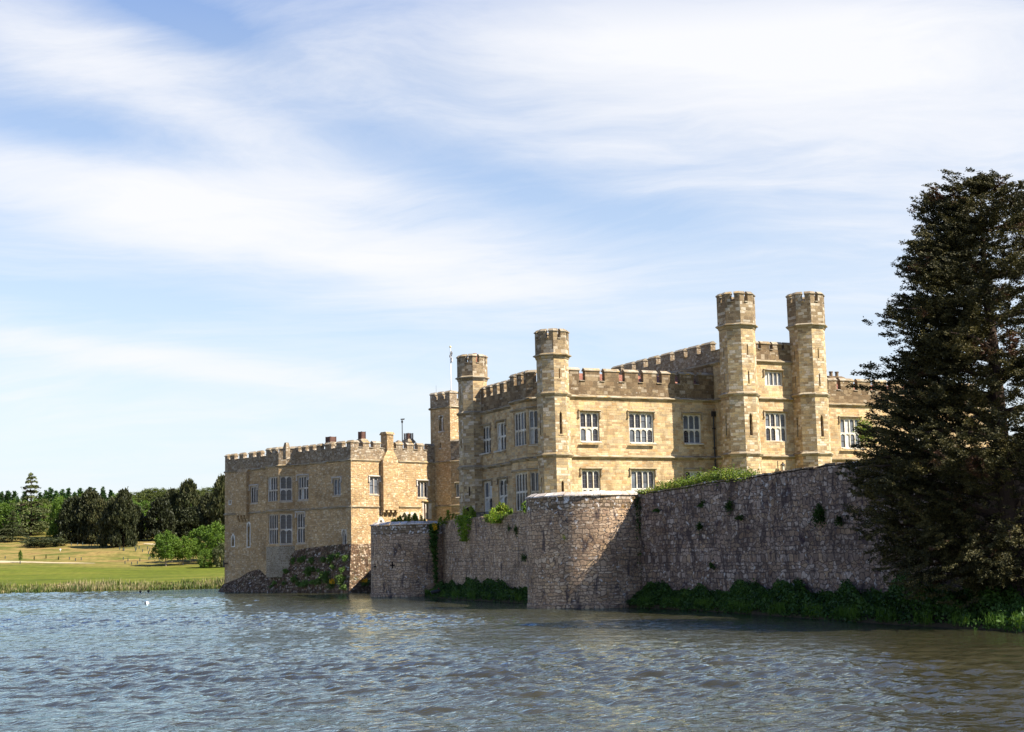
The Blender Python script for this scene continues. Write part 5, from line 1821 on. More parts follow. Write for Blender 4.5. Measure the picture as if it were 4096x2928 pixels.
def bank(label, edge, foot, zf, fol_h, n, blades, seed):
    mb = MB()
    for i in range(len(edge) - 1):
        rows = []
        for e, f_ in ((edge[i], foot[i]), (edge[i + 1], foot[i + 1])):
            rows.append([tuple(e + (f_ - e) * t + np.array([0, 0, z])) for t, z in ((-.08, -.9), (0.0, -.12), (.05, .16), (.35, .42), (1.06, zf))])
        for k in range(4):
            mb.face([rows[0][k], rows[1][k], rows[1][k + 1], rows[0][k + 1]])
    tag(mb.build('bank', M_EARTH, smooth=True), 'low earth bank at the foot of the curtain wall', None, None, 'structure')
    r = np.random.default_rng(seed)
    seglen = np.array([np.linalg.norm(edge[i + 1] - edge[i]) for i in range(len(edge) - 1)])
    sg = r.choice(len(seglen), n, p=seglen / seglen.sum())
    u, t = r.random(n), r.random(n) ** .85
    E_, F_ = np.array(edge), np.array(foot)
    e = E_[sg] + (E_[sg + 1] - E_[sg]) * u[:, None]
    f_ = F_[sg] + (F_[sg + 1] - F_[sg]) * u[:, None]
    p = e + (f_ - e) * t[:, None]
    s = np.concatenate([[0], np.cumsum(seglen)])[sg] + u * seglen[sg]
    # clumps: low cushions of different size side by side
    hh = 0.5 + .25 * np.sin(s * 1.15 + 3 * np.sin(t * 2.1)) + .17 * np.sin(s * 2.7 + t * 5.3 + 1) + .22 * np.sin(s * .41 + .5)
    hh = np.clip(hh, .18, 1.2) * (0.42 + .58 * np.clip(t * 1.7, 0, 1)) * np.interp(s / s.max(), [a for a, b in fol_h], [b for a, b in fol_h])
    g = np.interp(t, [0, .05, .35, 1], [-.05, .16, .42, zf])
    q = r.random(n) ** .6
    p[:, 2] = g + hh * q
    out = (E_[sg] - F_[sg])
    out[:, 2] = 0
    out /= np.linalg.norm(out, axis=1, keepdims=True)
    p = p + out * (.25 * q * (t < .15))[:, None] + r.normal(size=(n, 3)) * .05
    d = r.normal(size=(n, 3)) * .8 + out * .5 + np.array([0, 0, .25])
    L_ = r.uniform(.10, .24, n)
    W_ = L_ * r.uniform(.4, .65, n)
    # tufts of long blades by the water
    nb = blades
    sgb = r.choice(len(seglen), nb, p=seglen / seglen.sum())
    ub = r.random(nb)
    keepb = (np.sin(ub * 9 + sgb * 2.3) > -.1)
    sgb, ub = sgb[keepb], ub[keepb]
    nb = len(ub)
    pb = E_[sgb] + (E_[sgb + 1] - E_[sgb]) * ub[:, None] + (F_[sgb] - E_[sgb]) * (r.random(nb) * .22 - .01)[:, None]
    Lb = r.uniform(.35, .85, nb)
    db = r.normal(size=(nb, 3)) * .28 + np.array([0, 0, 1.0]) + out[r.integers(0, n, nb)] * .25
    pb[:, 2] = .05 + Lb * .42
    c = np.concatenate([p, pb])
    o = cards('undergrowth', c, np.concatenate([d, db]), np.concatenate([L_, Lb]), np.concatenate([W_, np.full(nb, .025)]), [F_BANK, F_BLADE], None, np.concatenate([np.zeros(n, int), np.ones(nb, int)]))
    tag(o, label, 'undergrowth', None, 'stuff')


F_BLADE = foliage('grass_blades', [(.03, .07, .008), (.06, .12, .012), (.11, .18, .02)], .5, .25)
bank('dark green nettles and weeds below the wall between the bastions', edge1, foot1, .75, [(0, .1), (.12, .3), (.24, 1.0), (1, 1.1)], 18000, 2600, 3)
bank('deep green weeds and grasses along the foot of the long wall', edge2, foot2, .85, [(0, .25), (.07, .8), (.2, .95), (.4, 1.15), (.6, 1.5), (1, 1.8)], 62000, 11000, 4)


def bush(name, label, cat, pts, mats, size=(.07, .14), wr=.5, group=None, mi=None, dirs=None, upb=.4):
    """a leafy plant from a cloud of points"""
    pts = np.asarray(pts, float)
    n = len(pts)
    d = rng.normal(size=(n, 3)) + np.array([0, -.25, upb]) if dirs is None else dirs
    L_ = rng.uniform(*size, n)
    o = cards(name, pts - pts.mean(0), d, L_, L_ * wr, mats, None, mi)
    o.location = pts.mean(0)
    return tag(o, label, cat, group)


def cloud(c, r3, n, k=7):
    """uneven lump: several overlapping balls"""
    cs = rng.normal(size=(k, 3))
    cs /= np.linalg.norm(cs, axis=1, keepdims=True)
    cs = cs * rng.uniform(.2, .75, (k, 1))
    p = cs[rng.integers(0, k, n)] + rng.normal(size=(n, 3)) * .27
    return np.array(c) + p * np.array(r3)


# shrub on top of the long wall
dW = (w3b - w3a) / np.linalg.norm(w3b - w3a)
nW = np.array([-dW[1], dW[0]])
pp, mi_ = [], []
for x, yt, yb in ((2556, 1962, 1976), (2590, 1950, 1974), (2630, 1936, 1970), (2660, 1922, 1966), (2700, 1912, 1960), (2735, 1905, 1955), (2770, 1897, 1949), (2810, 1884, 1943), (2850, 1876, 1937), (2890, 1873, 1931), (2925, 1879, 1926), (2955, 1890, 1922), (2980, 1904, 1918)):
    d = ray(x, yb)
    m = np.array([[d[0], -dW[0]], [d[1], -dW[1]]])
    t_, s = np.linalg.solve(m, np.array([w3a[0], w3a[1]]))
    base = w3a + dW * s
    Y = base[1]
    h = at_depth(x, yt, Y)[2] - at_depth(x, yb, Y)[2]
    zb = at_depth(x, yb, Y)[2]
    n = int(900 * (0.5 + h))
    q = cloud((*(base + nW * .5), zb + h * .40), (.75, .75, h * .72), n, 9)
    q[:, :2] += dW * rng.uniform(-.9, .9, (n, 1)) * 1.2
    q = q[q[:, 2] > zb - .18]
    pp.append(q)
pp = np.concatenate(pp)
bush('wall_top_shrub', 'long bright green shrub with reddish tips growing along the top of the long wall', 'shrub', pp, [F_SHRUB, F_OLIVE], (.07, .17), .5, None, (rng.random(len(pp)) < .25).astype(int))
# sprigs
# plants rooted in the wall faces


def on_wall(px, py, pa, pb):
    d = ray(px, py)
    m = np.array([[d[0], -(pb[0] - pa[0])], [d[1], -(pb[1] - pa[1])]])
    t_, s = np.linalg.solve(m, np.array([pa[0], pa[1]]))
    return CAM + d * t_, t_


def outn(pa, pb):
    v = (pb - pa) / np.linalg.norm(pb - pa)
    return np.array([v[1], -v[0], 0])


n2, n3 = outn(w2a, w2b), outn(w3a, w3b)
for px, py, hw, hh, where in ((2925, 2022, 20, 27, 'larger of two dark yew seedlings close together high on the long wall'), (2976, 2068, 17, 11, 'squat dark yew seedling just below the large high one on the long wall'), (2808, 2104, 15, 20, 'narrow dark yew seedling halfway up the long wall'),
                              (2826, 2017, 15, 11, 'ragged small yew seedling high on the long wall below the shrub'), (3289, 2062, 30, 42, 'tallest yew seedling on the long wall, shaped like a small fir'), (3365, 2080, 19, 19, 'round dark yew seedling in the long wall beside the big yew'),
                              (2860, 2263, 11, 12, 'tiny dark seedling low down on the long wall'), (2640, 2042, 12, 9, 'small flat seedling high on the long wall beside the large bastion')):
    p, t_ = on_wall(px, py, w3a, w3b)
    sc_ = t_ / FPX
    n = int(70 + hw * hh * .55)
    q = cloud((0, 0, 0), (hw * sc_ * 1.25, .42, hh * sc_ * 1.25), n, 6)
    q[:, 0] *= 1 - .35 * np.clip(q[:, 2] / (hh * sc_), -1, 1)
    q += n3 * .25
    dirs = q / (np.linalg.norm(q, axis=1, keepdims=True) + .01) + n3 * .3 + np.array([0, 0, .25]) + rng.normal(size=(n, 3)) * .4
    bush('yew_sapling', where, 'sapling', p + q, [F_BANK], (.09, .2), .35, 'yew seedlings in the walls', None, dirs)
for px, py, hw, hh, lab in ((2070, 2121, 9, 19, 'dark fern tuft hanging high on the straight wall left of the large bastion'), (2105, 2227, 13, 19, 'round dark green tuft at the joint of straight wall and large bastion'),
                            (2044, 2109, 6, 10, 'tiny green tuft beside the dark fern on the straight wall')):
    p, t_ = on_wall(px, py, w2a, w2b)
    sc_ = t_ / FPX
    n = int(60 + hw * hh * 1.2)
    bush('wall_fern', lab, 'fern', cloud(p + n2 * .15, (hw * sc_ * 1.3, .25, hh * sc_ * 1.3), n, 4), [F_BANK], (.08, .16), .4)
# golden ivy and its neighbours on the straight wall


def hang(name, label, cat, outline, n, mats, pa, pb, nn, depth=.35, size=(.09, .17), mi=None, group=None):
    """leaves clinging to a wall inside an outline (list of y, x0, x1)"""
    ys = [o[0] for o in outline]
    y = np.interp(rng.random(n), np.linspace(0, 1, len(ys)), ys)
    x0, x1 = np.interp(y, ys, [o[1] for o in outline]), np.interp(y, ys, [o[2] for o in outline])
    x = x0 + (x1 - x0) * rng.random(n) + rng.normal(size=n) * 2.0 + 2.5 * np.sin(y * .31)
    q = np.array([on_wall(a, b, pa, pb)[0] for a, b in zip(x, y)])
    q += nn * (rng.random((n, 1)) * depth)
    d = rng.normal(size=(n, 3)) * .6 + nn * .8 + np.array([0, 0, -.3])
    return bush(name, label, cat, q, mats, size, .8, group, mi, d)


hang('ivy', 'bright golden green ivy hanging in a long tongue over the straight wall', 'ivy', ((2062, 1845, 1895), (2075, 1836, 1892), (2090, 1840, 1890), (2110, 1846, 1886), (2135, 1852, 1880), (2165, 1862, 1874)), 1500, [F_LIME], w2a, w2b, n2, .5)
hang('ivy', 'rounded golden ivy cushion with red tips under the bay window', 'ivy', ((2030, 1990, 2030), (2044, 1978, 2038), (2060, 1974, 2034), (2078, 1984, 2012), (2092, 1990, 2005)), 1100, [F_LIME, F_SHRUB], w2a, w2b, n2, .6, (.09, .17), (rng.random(1100) < .3).astype(int))
hang('ivy', 'small dark ivy clump beside the rounded golden ivy', 'ivy', ((2058, 1950, 1962), (2070, 1947, 1968), (2090, 1950, 1966)), 260, [F_SHRUB], w2a, w2b, n2, .3)
pC, pD, nC = np.array([-12.0, 127.9]), np.array([-2.0, 127.9]), np.array([0, -1.0, 0])
hang('ivy', 'dark ivy column in the corner of the shaded bastion and straight wall', 'ivy', ((2094, 1722, 1758), (2115, 1716, 1752), (2150, 1724, 1750), (2180, 1720, 1748), (2240, 1734, 1749), (2330, 1740, 1748)), 1500, [F_BANK], pC, pD, nC, .5, (.12, .24))
q = at_depth(1736, 2108, 127.2)
bush('wallflower', 'bushy yellow wallflower in the corner above the dark ivy', 'flower', cloud(q, (.34, .28, .30), 300, 5), [F_YELLOW, F_PLINTH], (.07, .13), .8, None, (rng.random(300) < .25).astype(int))
q = on_wall(1786, 2090, w2a, w2b)[0] + n2 * .25
bush('wallflower', 'small yellow wallflower hanging from the top of the straight wall', 'flower', cloud(q, (.22, .2, .2), 140, 4), [F_YELLOW, F_PLINTH], (.05, .09), .8, None, (rng.random(140) < .45).astype(int))


def sprigs(name, label, spots, mats, cat='wild plant', n=60):
    """upright stems with small leaves, given by bearing, depth and height in pixels"""
    P, D = [], []
    for x, yb, h, Y in spots:
        b = at_depth(x, yb, Y)
        H = 1.25 * h * Y / FPX
        lean = rng.normal(size=3) * .12
        u = rng.random(n)
        c = b + np.outer(u * H, np.array([0, 0, 1.0]) + lean) + rng.normal(size=(n, 3)) * (.05 + .13 * H * (1 - u[:, None]))
        P.append(c)
        D.append(rng.normal(size=(n, 3)) + np.array([0, 0, .8]))
    return bush(name, label, cat, np.concatenate(P), mats, (.13, .30), .4, None, None, np.concatenate(D))


sprigs('wild_plants', 'green weeds growing on top of the shaded bastion under the pointed arches', [(x, 2092, h, 130.5) for x, h in ((1570, 8), (1590, 14), (1605, 20), (1622, 16), (1640, 24), (1652, 28), (1668, 18), (1684, 22), (1700, 12), (1580, 10), (1632, 18), (1660, 20))], [F_SHRUB], n=90)
sprigs('wild_plants', 'tall pale weeds on the wall top beside the small yellow wallflower', [(x, 2094 - (x - 1755) * .12, h, 127) for x, h in ((1758, 16), (1768, 22), (1780, 18), (1792, 42), (1798, 30), (1812, 22), (1826, 14))], [F_SHRUB], n=60)
sprigs('wild_plants', 'yellow green weeds above the golden ivy tongue', [(x, 2072, h, 122) for x, h in ((1855, 24), (1868, 34), (1880, 46), (1888, 30), (1898, 20))], [F_SHRUB], n=110)
sprigs('wild_plants', 'reddish weeds above the rounded golden ivy', [(x, 2050, h, 108) for x, h in ((1990, 18), (2002, 26), (2016, 30), (2030, 20), (2042, 10))], [F_SHRUB, F_OLIVE], n=110)
sprigs('wild_plants', 'single yellow green sprig beside the bay window', [(x, 2044, h, 100.5) for x, h in ((2096, 22), (2104, 26), (2110, 14))], [F_LIME], n=60)
q = at_depth(2510, 2030, 93.4)
bush('wall_heather', 'pinkish brown and green growth in the top corner of the large bastion', 'wild plant', cloud(q, (.75, .4, .5), 700, 8), [foliage('dry_heather', [(.07, .035, .03), (.12, .06, .045), (.16, .10, .06)], 1.0, .1), F_PLINTH], (.06, .14), .4, None, (rng.random(700) < .25).astype(int))
q = at_depth(2255, 2146, 92.4)
bush('wall_fern', 'small ochre moss tuft on the face of the large bastion', 'fern', cloud(q, (.13, .1, .25), 120, 3), [F_OLIVE], (.05, .1), .5)
hang('ivy', 'dark ivy in the corner of the large bastion and the long wall', 'ivy', ((1990, 2552, 2562), (2080, 2548, 2564), (2180, 2550, 2562), (2260, 2546, 2566), (2360, 2545, 2564)), 700, [F_BANK], w3a, w3b, n3, .35)

# plants on the footing of the keep
spots = [(1230, 130, 45, 45), (1110, 150, 30, 35), (1380, 150, 40, 35), (1530, 140, 40, 40), (1650, 130, 60, 50), (1750, 80, 45, 40), (1860, 110, 45, 40), (1670, 240, 35, 30), (1400, 260, 40, 30), (1330, 300, 40, 60), (1010, 300, 40, 25), (930, 370, 40, 35),
         (1570, 340, 60, 50), (1470, 300, 25, 25), (1810, 280, 35, 40), (985, 470, 30, 30), (1130, 430, 50, 40), (1290, 480, 60, 45), (1190, 490, 35, 30), (1400, 450, 60, 30), (1480, 440, 40, 35), (1600, 430, 40, 30), (1800, 430, 50, 70), (1840, 540, 30, 30), (850, 470, 25, 20), (800, 520, 20, 20)]
for x, y, hw, hh in spots:
    px, py = 860 + x / 3.55, 2200 + y / 3.55
    d0 = 0.5
    for _ in range(6):
        a, z = GL.px(px, py, d0)
        t = min(max((top_l(a) - z) / (top_l(a) + .6), 0.02), 1)
        d0 = out_l(a) * t ** .85 + .1
    p = np.array(GL.P(a, d0, z))
    s_ = np.linalg.norm(p - CAM) / FPX / 3.55
    n = int(90 + hw * hh * .22)
    bush('footing_plant', 'small green plant rooted in the dark footing of the keep', 'wild plant', cloud(p, (hw * s_ * 1.5, .5, hh * s_ * 1.4), n, 6), [F_PLINTH], (.12, .30), .4, 'green plants on the keep footing')
for x, y, hw, hh, fr, lab in ((1700, 480, 80, 75, GL, 'yellow flowering plant on the shaded footing of the keep'), (2090, 460, 70, 50, GR, 'yellow flowering plant on the sunlit footing beside the shaded bastion')):
    px, py = 860 + x / 3.55, 2200 + y / 3.55
    a, z = fr.px(px, py, 1.0)
    p = np.array(fr.P(a, 1.15, z))
    s_ = np.linalg.norm(p - CAM) / FPX / 3.55
    q = cloud(p, (hw * s_ * 1.2, .4, hh * s_ * 1.2), 900, 9)
    yl = (rng.random(900) < .75) & (q[:, 2] > p[2]) & (np.abs(q[:, 0] - p[0]) < .45)
    bush('footing_plant', lab, 'wild plant', q, [F_PLINTH, F_YELLOW], (.09, .22), .4, None, yl.astype(int))


# ------------------------------------------------------------------ birds
def swept(name, pts, rads, mat, parent, n=10, flat=1.0):
    """one continuous body swept along a spine; flat < 1 squeezes it sideways"""
    mb = MB()
    mb.tube(pts, list(rads), n)
    o = mb.build(name, mat, parent, True, True)
    return o


M_BLACKF = plain('black_feathers', (.012, .011, .013), .6, .3)
M_WHITEF = plain('white_feathers', (.80, .78, .74), .7, .2, .05)
M_BEAK = plain('red_beak', (.45, .03, .02), .4, .4)
M_RUSTF = plain('rusty_feathers', (.35, .13, .04), .7, .2)
M_BROWNF = plain('brown_feathers', (.05, .035, .028), .7, .2)
# black swan on the bank by the wall foot
P = lambda x, y: at_depth(x, y, 120.6)
sw = empty('black_swan', tuple(P(1745, 2376)), 'black swan with red beak sitting at the edge of the bank below the shaded wall', 'swan')
swept('body', [P(1721, 2367.5), P(1726, 2367), P(1733, 2368), P(1741, 2367), P(1750, 2365), P(1757, 2363.5), P(1761.5, 2362), P(1758.5, 2361), P(1754, 2362), P(1751.5, 2358.5), P(1750.7, 2354.5), P(1752.2, 2352.2), P(1755, 2353.4)],
      [.01, .09, .15, .16, .15, .13, .09, .07, .065, .04, .036, .046, .02], M_BLACKF, sw)
swept('beak', [P(1753.6, 2353.6), P(1755.6, 2355.4), P(1756.0, 2357)], [.03, .022, .004], M_BEAK, sw, 8)
swept('wing_tip', [P(1721.5, 2366.5), P(1725, 2365.4), P(1729, 2364.4)], [.008, .035, .012], M_WHITEF, sw, 6)
swept('tail', [P(1732, 2368), P(1728, 2372), P(1729, 2377.5)], [.10, .11, .02], M_BLACKF, sw)


def duck(px, py, scale, mats, label, face=-1):
    b = at_z(px, py, 0.0)
    zf = .07 / scale
    e = empty('duck', tuple(b), label, 'duck')
    q = lambda x, z, y=0: (b[0] + face * x * scale, b[1] + y * scale, (z + zf) * scale)
    body, head, tail = mats
    swept('body', [q(-.50, .20), q(-.40, .17), q(-.22, .15), q(0, .14), q(.2, .13), q(.30, .14), q(.36, .2)], [.01, .07, .15, .18, .15, .10, .05], body, e)
    swept('head', [q(.30, .16), q(.34, .24), q(.38, .32), q(.46, .33), q(.53, .30), q(.60, .285)], [.075, .065, .075, .07, .03, .012], head, e)
    if tail:
        swept('tail', [q(-.34, .12), q(-.44, .15), q(-.54, .20)], [.07, .05, .006], tail, e, 8)
    return e


duck(588, 2419, .34, (M_WHITEF, M_BLACKF, M_RUSTF), 'white duck with dark head swimming on the blue water')
duck(561.5, 2371, .26, (M_BROWNF, M_BLACKF, None), 'small dark duck near the far reeds, left of two')
duck(593, 2368, .26, (M_BROWNF, M_BROWNF, None), 'small brown duck near the far reeds, right of two', 1)

# ------------------------------------------------------------------ reeds and meadow furniture
r = np.random.default_rng(21)
n = 24000
x = r.uniform(-120, 40, n)
y = 184.5 + r.random(n) ** 1.2 * 3.2
den = .55 + .45 * np.sin(x * .35 + 2 * np.sin(x * .09)) + .25 * np.sin(x * 1.3)
H = np.clip(.55 + .35 * den + .30 * np.interp(x, [-70, -45, -36], [0, .2, 1.0]), .25, 1.7) * r.uniform(.6, 1.1, n)
z0 = np.clip(land_z(x, y), -.1, None)
c = np.stack([x, y, z0 + H * .5], -1)
d = r.normal(size=(n, 3)) * .16 + np.array([0, 0, 1.0])
straw = (r.random(n) < .16 + .2 * (np.sin(x * .23 + 1) > .3))
H2 = np.where(straw, H * 1.25, H)
c[:, 2] = z0 + H2 * .5
tag(cards('reeds', c, d, H2, np.where(straw, .05, .11), [F_REED, F_STRAW], None, straw.astype(int)), 'fringe of green reeds and straw stems along the far water edge', 'reeds', None, 'stuff')
st_ = [(232, 2345), (241, 2346), (243, 2350), (262, 2343), (276, 2342), (287, 2341), (293, 2340), (302, 2345), (322, 2341), (326, 2344), (329, 2344), (336, 2343), (347, 2345)]
P_, D_, L__ = [], [], []
for i, (px, py) in enumerate(st_):
    b = at_depth(px, py, 186.2)
    for k in range(9):
        P_.append(b + r.normal(size=3) * np.array([.10, .1, .12]))
        D_.append(r.normal(size=3))
        L__.append(.22)
    P_.append(np.array([b[0], b[1], (b[2] + .9) / 2]))
    D_.append((0, 0, 1))
    L__.append(b[2] - .9)
tag(cards('bulrush_heads', P_, D_, np.array(L__), np.where(np.array(L__) > .3, .05, .15), F_STRAW), 'pale fluffy bulrush heads rising above the far reeds', 'reeds', None, 'stuff')

M_TUBE = plain('tree_guard_plastic', (.030, .045, .045), .6, .3, .2)
gp = [(720, 830), (782, 827), (833, 825), (900, 845), (922, 838), (958, 830), (1077, 852), (1207, 873), (1242, 880), (1252, 885), (1362, 857), (1405, 862), (1375, 875), (1368, 890), (1440, 897), (1490, 872), (1512, 888), (1500, 917), (1550, 958), (1515, 965), (1503, 975), (1608, 982), (1648, 977), (1720, 958),
      (1412, 988), (1245, 975), (1292, 988), (1262, 1014), (1328, 1024), (1387, 1017), (820, 978), (762, 985), (700, 973), (52, 965), (203, 1015)]
mb = MB()
mb.lathe((0, 0), [(.075, 0), (.075, .44), (.085, .46), (.085, .50), (.07, .50), (.07, .1)], 10)
gproto = mb.build('tree_guard', M_TUBE)
for i, (gx, gy) in enumerate(gp):
    o = gproto if i == 0 else gproto.copy()
    if i:
        COL.objects.link(o)
    h_ = ground_hit(gx / 2.524, 1850 + (gy + 9) / 2.524)
    o.location = h_
    o.scale = (1, 1, h_[1] / 255)
    tag(o, 'dark plastic tree guard tube standing in the dry grass slope', 'tree guard', 'tree guards planted across the far slope')
h_ = ground_hit(241.5, 2206)
mk = empty('marker_post', tuple(h_), 'white round marker on a short post above the quarry bank', 'marker')
mb = MB()
mb.tube([h_, h_ + np.array([0, 0, .28])], .03, 6)
mb.build('post', M_POLE, mk)
mb = MB()
f6 = Fr(h_[:2], 0.0)
mb.tube([f6.P(0, .03, h_[2] + .36), f6.P(0, -.03, h_[2] + .36)], .15, 14)
mb.build('disc', M_POLE, mk)

# ------------------------------------------------------------------ trees
def crown_points(kind, r):
    """leaf centres, directions, sizes in a unit-high tree"""
    C, D, S = [], [], []
    if kind == 'pine':
        for _ in range(330):
            h = r.uniform(.03, 1.0) ** .9
            rad = .42 * (1 - max(0, (h - .25) / .77) ** 2.6) ** .75 * (1 + .12 * math.sin(h * 15)) * (1 if h > .12 else .88 + h)
            a = r.uniform(0, 6.28)
            rr = rad * r.uniform(.55, 1.0)
            c = np.array([rr * math.cos(a), rr * math.sin(a), h])
            out = np.array([math.cos(a), math.sin(a), 0])
            m = 34
            C.append(c + r.normal(size=(m, 3)) * np.array([.032, .032, .030]))
            D.append(r.normal(size=(m, 3)) * .45 + out * .35 + np.array([0, 0, .9]))
            S.append(np.full(m, .050))
    elif kind == 'spruce':
        for lv in range(24):
            h = .12 + .86 * lv / 24
            rad = .26 * (1 - h) ** .9 + .014
            for b in range(7):
                a = r.uniform(0, 6.28)
                L_ = rad * r.uniform(.6, 1.1)
                m = max(4, int(26 * L_ / .2))
                u = r.random(m) ** .7
                c = np.stack([u * L_ * math.cos(a), u * L_ * math.sin(a), h + u * L_ * .45 + r.normal(size=m) * .010], -1)
                C.append(c + r.normal(size=(m, 3)) * .010)
                D.append(np.array([math.cos(a), math.sin(a), .9]) + r.normal(size=(m, 3)) * .5)
                S.append(np.full(m, .042))
    elif kind in ('round', 'young'):
        lo = .10 if kind == 'round' else .20
        seedv = r.uniform(0, 6)
        for _ in range(150):
            u = r.normal(size=3)
            u /= np.linalg.norm(u)
            q = r.uniform(.35, 1.0) ** .5
            wv = .36 * (1 + .30 * math.sin(3 * math.atan2(u[1], u[0]) + u[2] * 3 + seedv)) * (1 - .22 * u[2])
            c = np.array([u[0] * wv * q, u[1] * wv * q, lo + (1 - lo) * (.48 + .50 * u[2] * q)])
            m = 42
            C.append(c + r.normal(size=(m, 3)) * r.uniform(.022, .05))
            D.append(r.normal(size=(m, 3)) + np.array([u[0] * .4, u[1] * .4, -.2]))
            S.append(np.full(m, .036))
    elif kind == 'bushy':
        for _ in range(120):
            u = r.normal(size=3)
            u /= np.linalg.norm(u)
            q = r.uniform(.3, 1.0) ** .5
            c = np.array([u[0] * .55 * q, u[1] * .55 * q, .42 + .52 * u[2] * q])
            m = 40
            C.append(c + r.normal(size=(m, 3)) * .05)
            D.append(r.normal(size=(m, 3)) + np.array([0, 0, .2]))
            S.append(np.full(m, .05))
    elif kind == 'cedar':
        for h, L0, k in ((.10, .40, 8), (.19, .46, 10), (.30, .36, 9), (.41, .33, 8), (.51, .20, 7), (.60, .13, 6), (.69, .10, 6), (.77, .14, 5), (.85, .09, 5), (.91, .08, 4), (.96, .06, 3)):
            for b in range(k):
                a = r.uniform(0, 6.28)
                L_ = L0 * r.uniform(.65, 1.1)
                m = int(200 * L_ / .3) if h < .7 else int(90 * L_ / .1)
                u = r.random(m) ** .6
                dr_ = r.normal(size=m) * .055 * L_ / .3 * (.4 + u)
                z = h + .035 * np.sin(u * 2.4) - .09 * u ** 2.4 * (L_ / .35) + r.normal(size=m) * .007
                c = np.stack([u * L_ * math.cos(a) - dr_ * math.sin(a), u * L_ * math.sin(a) + dr_ * math.cos(a), z], -1)
                C.append(c)
                D.append(np.array([math.cos(a), math.sin(a), -.25]) + r.normal(size=(m, 3)) * .45)
                S.append(np.full(m, .026))
    C, D, S = np.concatenate(C), np.concatenate(D), np.concatenate(S)
    return C, D, S * r.uniform(.7, 1.3, len(S))


def make_tree(name, kind, mat, bark, seed, wr=.5, trunk_r=.018):
    r = np.random.default_rng(seed)
    t = empty(name, (0, 0, 0))
    C, D, S = crown_points(kind, r)
    cards('crown', C, D, S * 1.35, S * wr * 1.35, mat, t)
    mb = MB()
    top = {'pine': .8, 'spruce': .97, 'round': .62, 'young': .7, 'bushy': .4, 'cedar': .985}[kind]
    pts = [(r.normal() * .008 * k, r.normal() * .008 * k, top * k / 5 - .03) for k in range(6)]
    mb.tube(pts, [trunk_r * (1 - .85 * k / 5) * (1.25 if k == 0 else 1) for k in range(6)], 7)
    if kind in ('round', 'young'):
        for b in range(9):
            a = b * 2.4
            z = top * (.5 + .05 * b)
            mb.tube([(0, 0, z), (.10 * math.cos(a), .10 * math.sin(a), z + .10), (.22 * math.cos(a), .22 * math.sin(a), z + .17)], [.008, .006, .002], 5)
    if kind == 'cedar':
        for b in range(34):
            a, h = r.uniform(0, 6.28), r.uniform(.08, .95)
            L_ = .40 * (1 - h) ** 1.1 + .05
            mb.tube([(0, 0, h - .02), (.5 * L_ * math.cos(a), .5 * L_ * math.sin(a), h + .03), (L_ * math.cos(a), L_ * math.sin(a), h - .01)], [.008 * (1 - h) + .0015, .005 * (1 - h) + .001, .001], 5)
    mb.build('trunk', bark, t)
    return t


def copy_thing(o):
    c = o.copy()
    COL.objects.link(c)
    for ch in o.children:
        k = ch.copy()
        COL.objects.link(k)
        k.parent = c
        k.matrix_parent_inverse = ch.matrix_parent_inverse.copy()
    return c


protos = {}
KINDS = {'pine': ('pine_tree', 'pine', F_PINE, M_BARK, (31, 32, 33)), 'spruce': ('spruce_tree', 'spruce', F_LARCH, M_BARK, (41, 42, 43)), 'round': ('broadleaf_tree', 'round', F_DECID, M_BARK, (51, 52, 53)),
         'olive': ('broadleaf_tree', 'round', F_OLIVE, M_BARK, (54, 55)), 'young': ('young_tree', 'young', F_DECID, M_BARKP, (61, 62)), 'bushy': ('bush', 'bushy', F_DECID, M_BARK, (71,)), 'darkbush': ('bush', 'bushy', F_CEDAR, M_BARK, (72,)), 'cedar': ('cedar_tree', 'cedar', F_CEDAR, M_BARK, (81,))}
WIDTH = {'pine': .80, 'spruce': .45, 'round': .76, 'olive': .76, 'young': .76, 'bushy': 1.15, 'darkbush': 1.15, 'cedar': .80}
counter = {}


def plant(kind, base, ytop, wpx, px, label, cat='tree', group=None, rot=None):
    nm, k, mat, bark, seeds = KINDS[kind]
    i = counter.get(kind, 0)
    counter[kind] = i + 1
    key = (kind, seeds[i % len(seeds)])
    if key not in protos:
        protos[key] = make_tree(nm, k, mat, bark, seeds[i % len(seeds)])
        t = protos[key]
    else:
        t = copy_thing(protos[key])
    h = at_depth(px, ytop, base[1])[2] - base[2]
    w = wpx / FPX * base[1] / WIDTH[kind]
    t.location = tuple(base)
    t.scale = (w, w, h)
    t.rotation_euler = (0, 0, rng.uniform(0, 6.28) if rot is None else rot)
    for q in ('label', 'category', 'group'):
        if q in t:
            del t[q]
    return tag(t, label, cat, group)


def zz(x, y):
    return x / 2.524, 1850 + y / 2.524


def at_base(kind, x, yb, yt, w, label, **kw):
    px, py = zz(x, yb)
    return plant(kind, ground_hit(px, py), zz(x, yt)[1], w / 2.524, px, label, **kw)


def at_dist(kind, x, Y, yt, w, label, **kw):
    px = x / 2.524
    d = ray(px, 2200)
    X = d[0] / d[1] * Y
    return plant(kind, np.array([X, Y, float(land_z(X, Y)) - .3]), zz(x, yt)[1], w / 2.524, px, label, **kw)


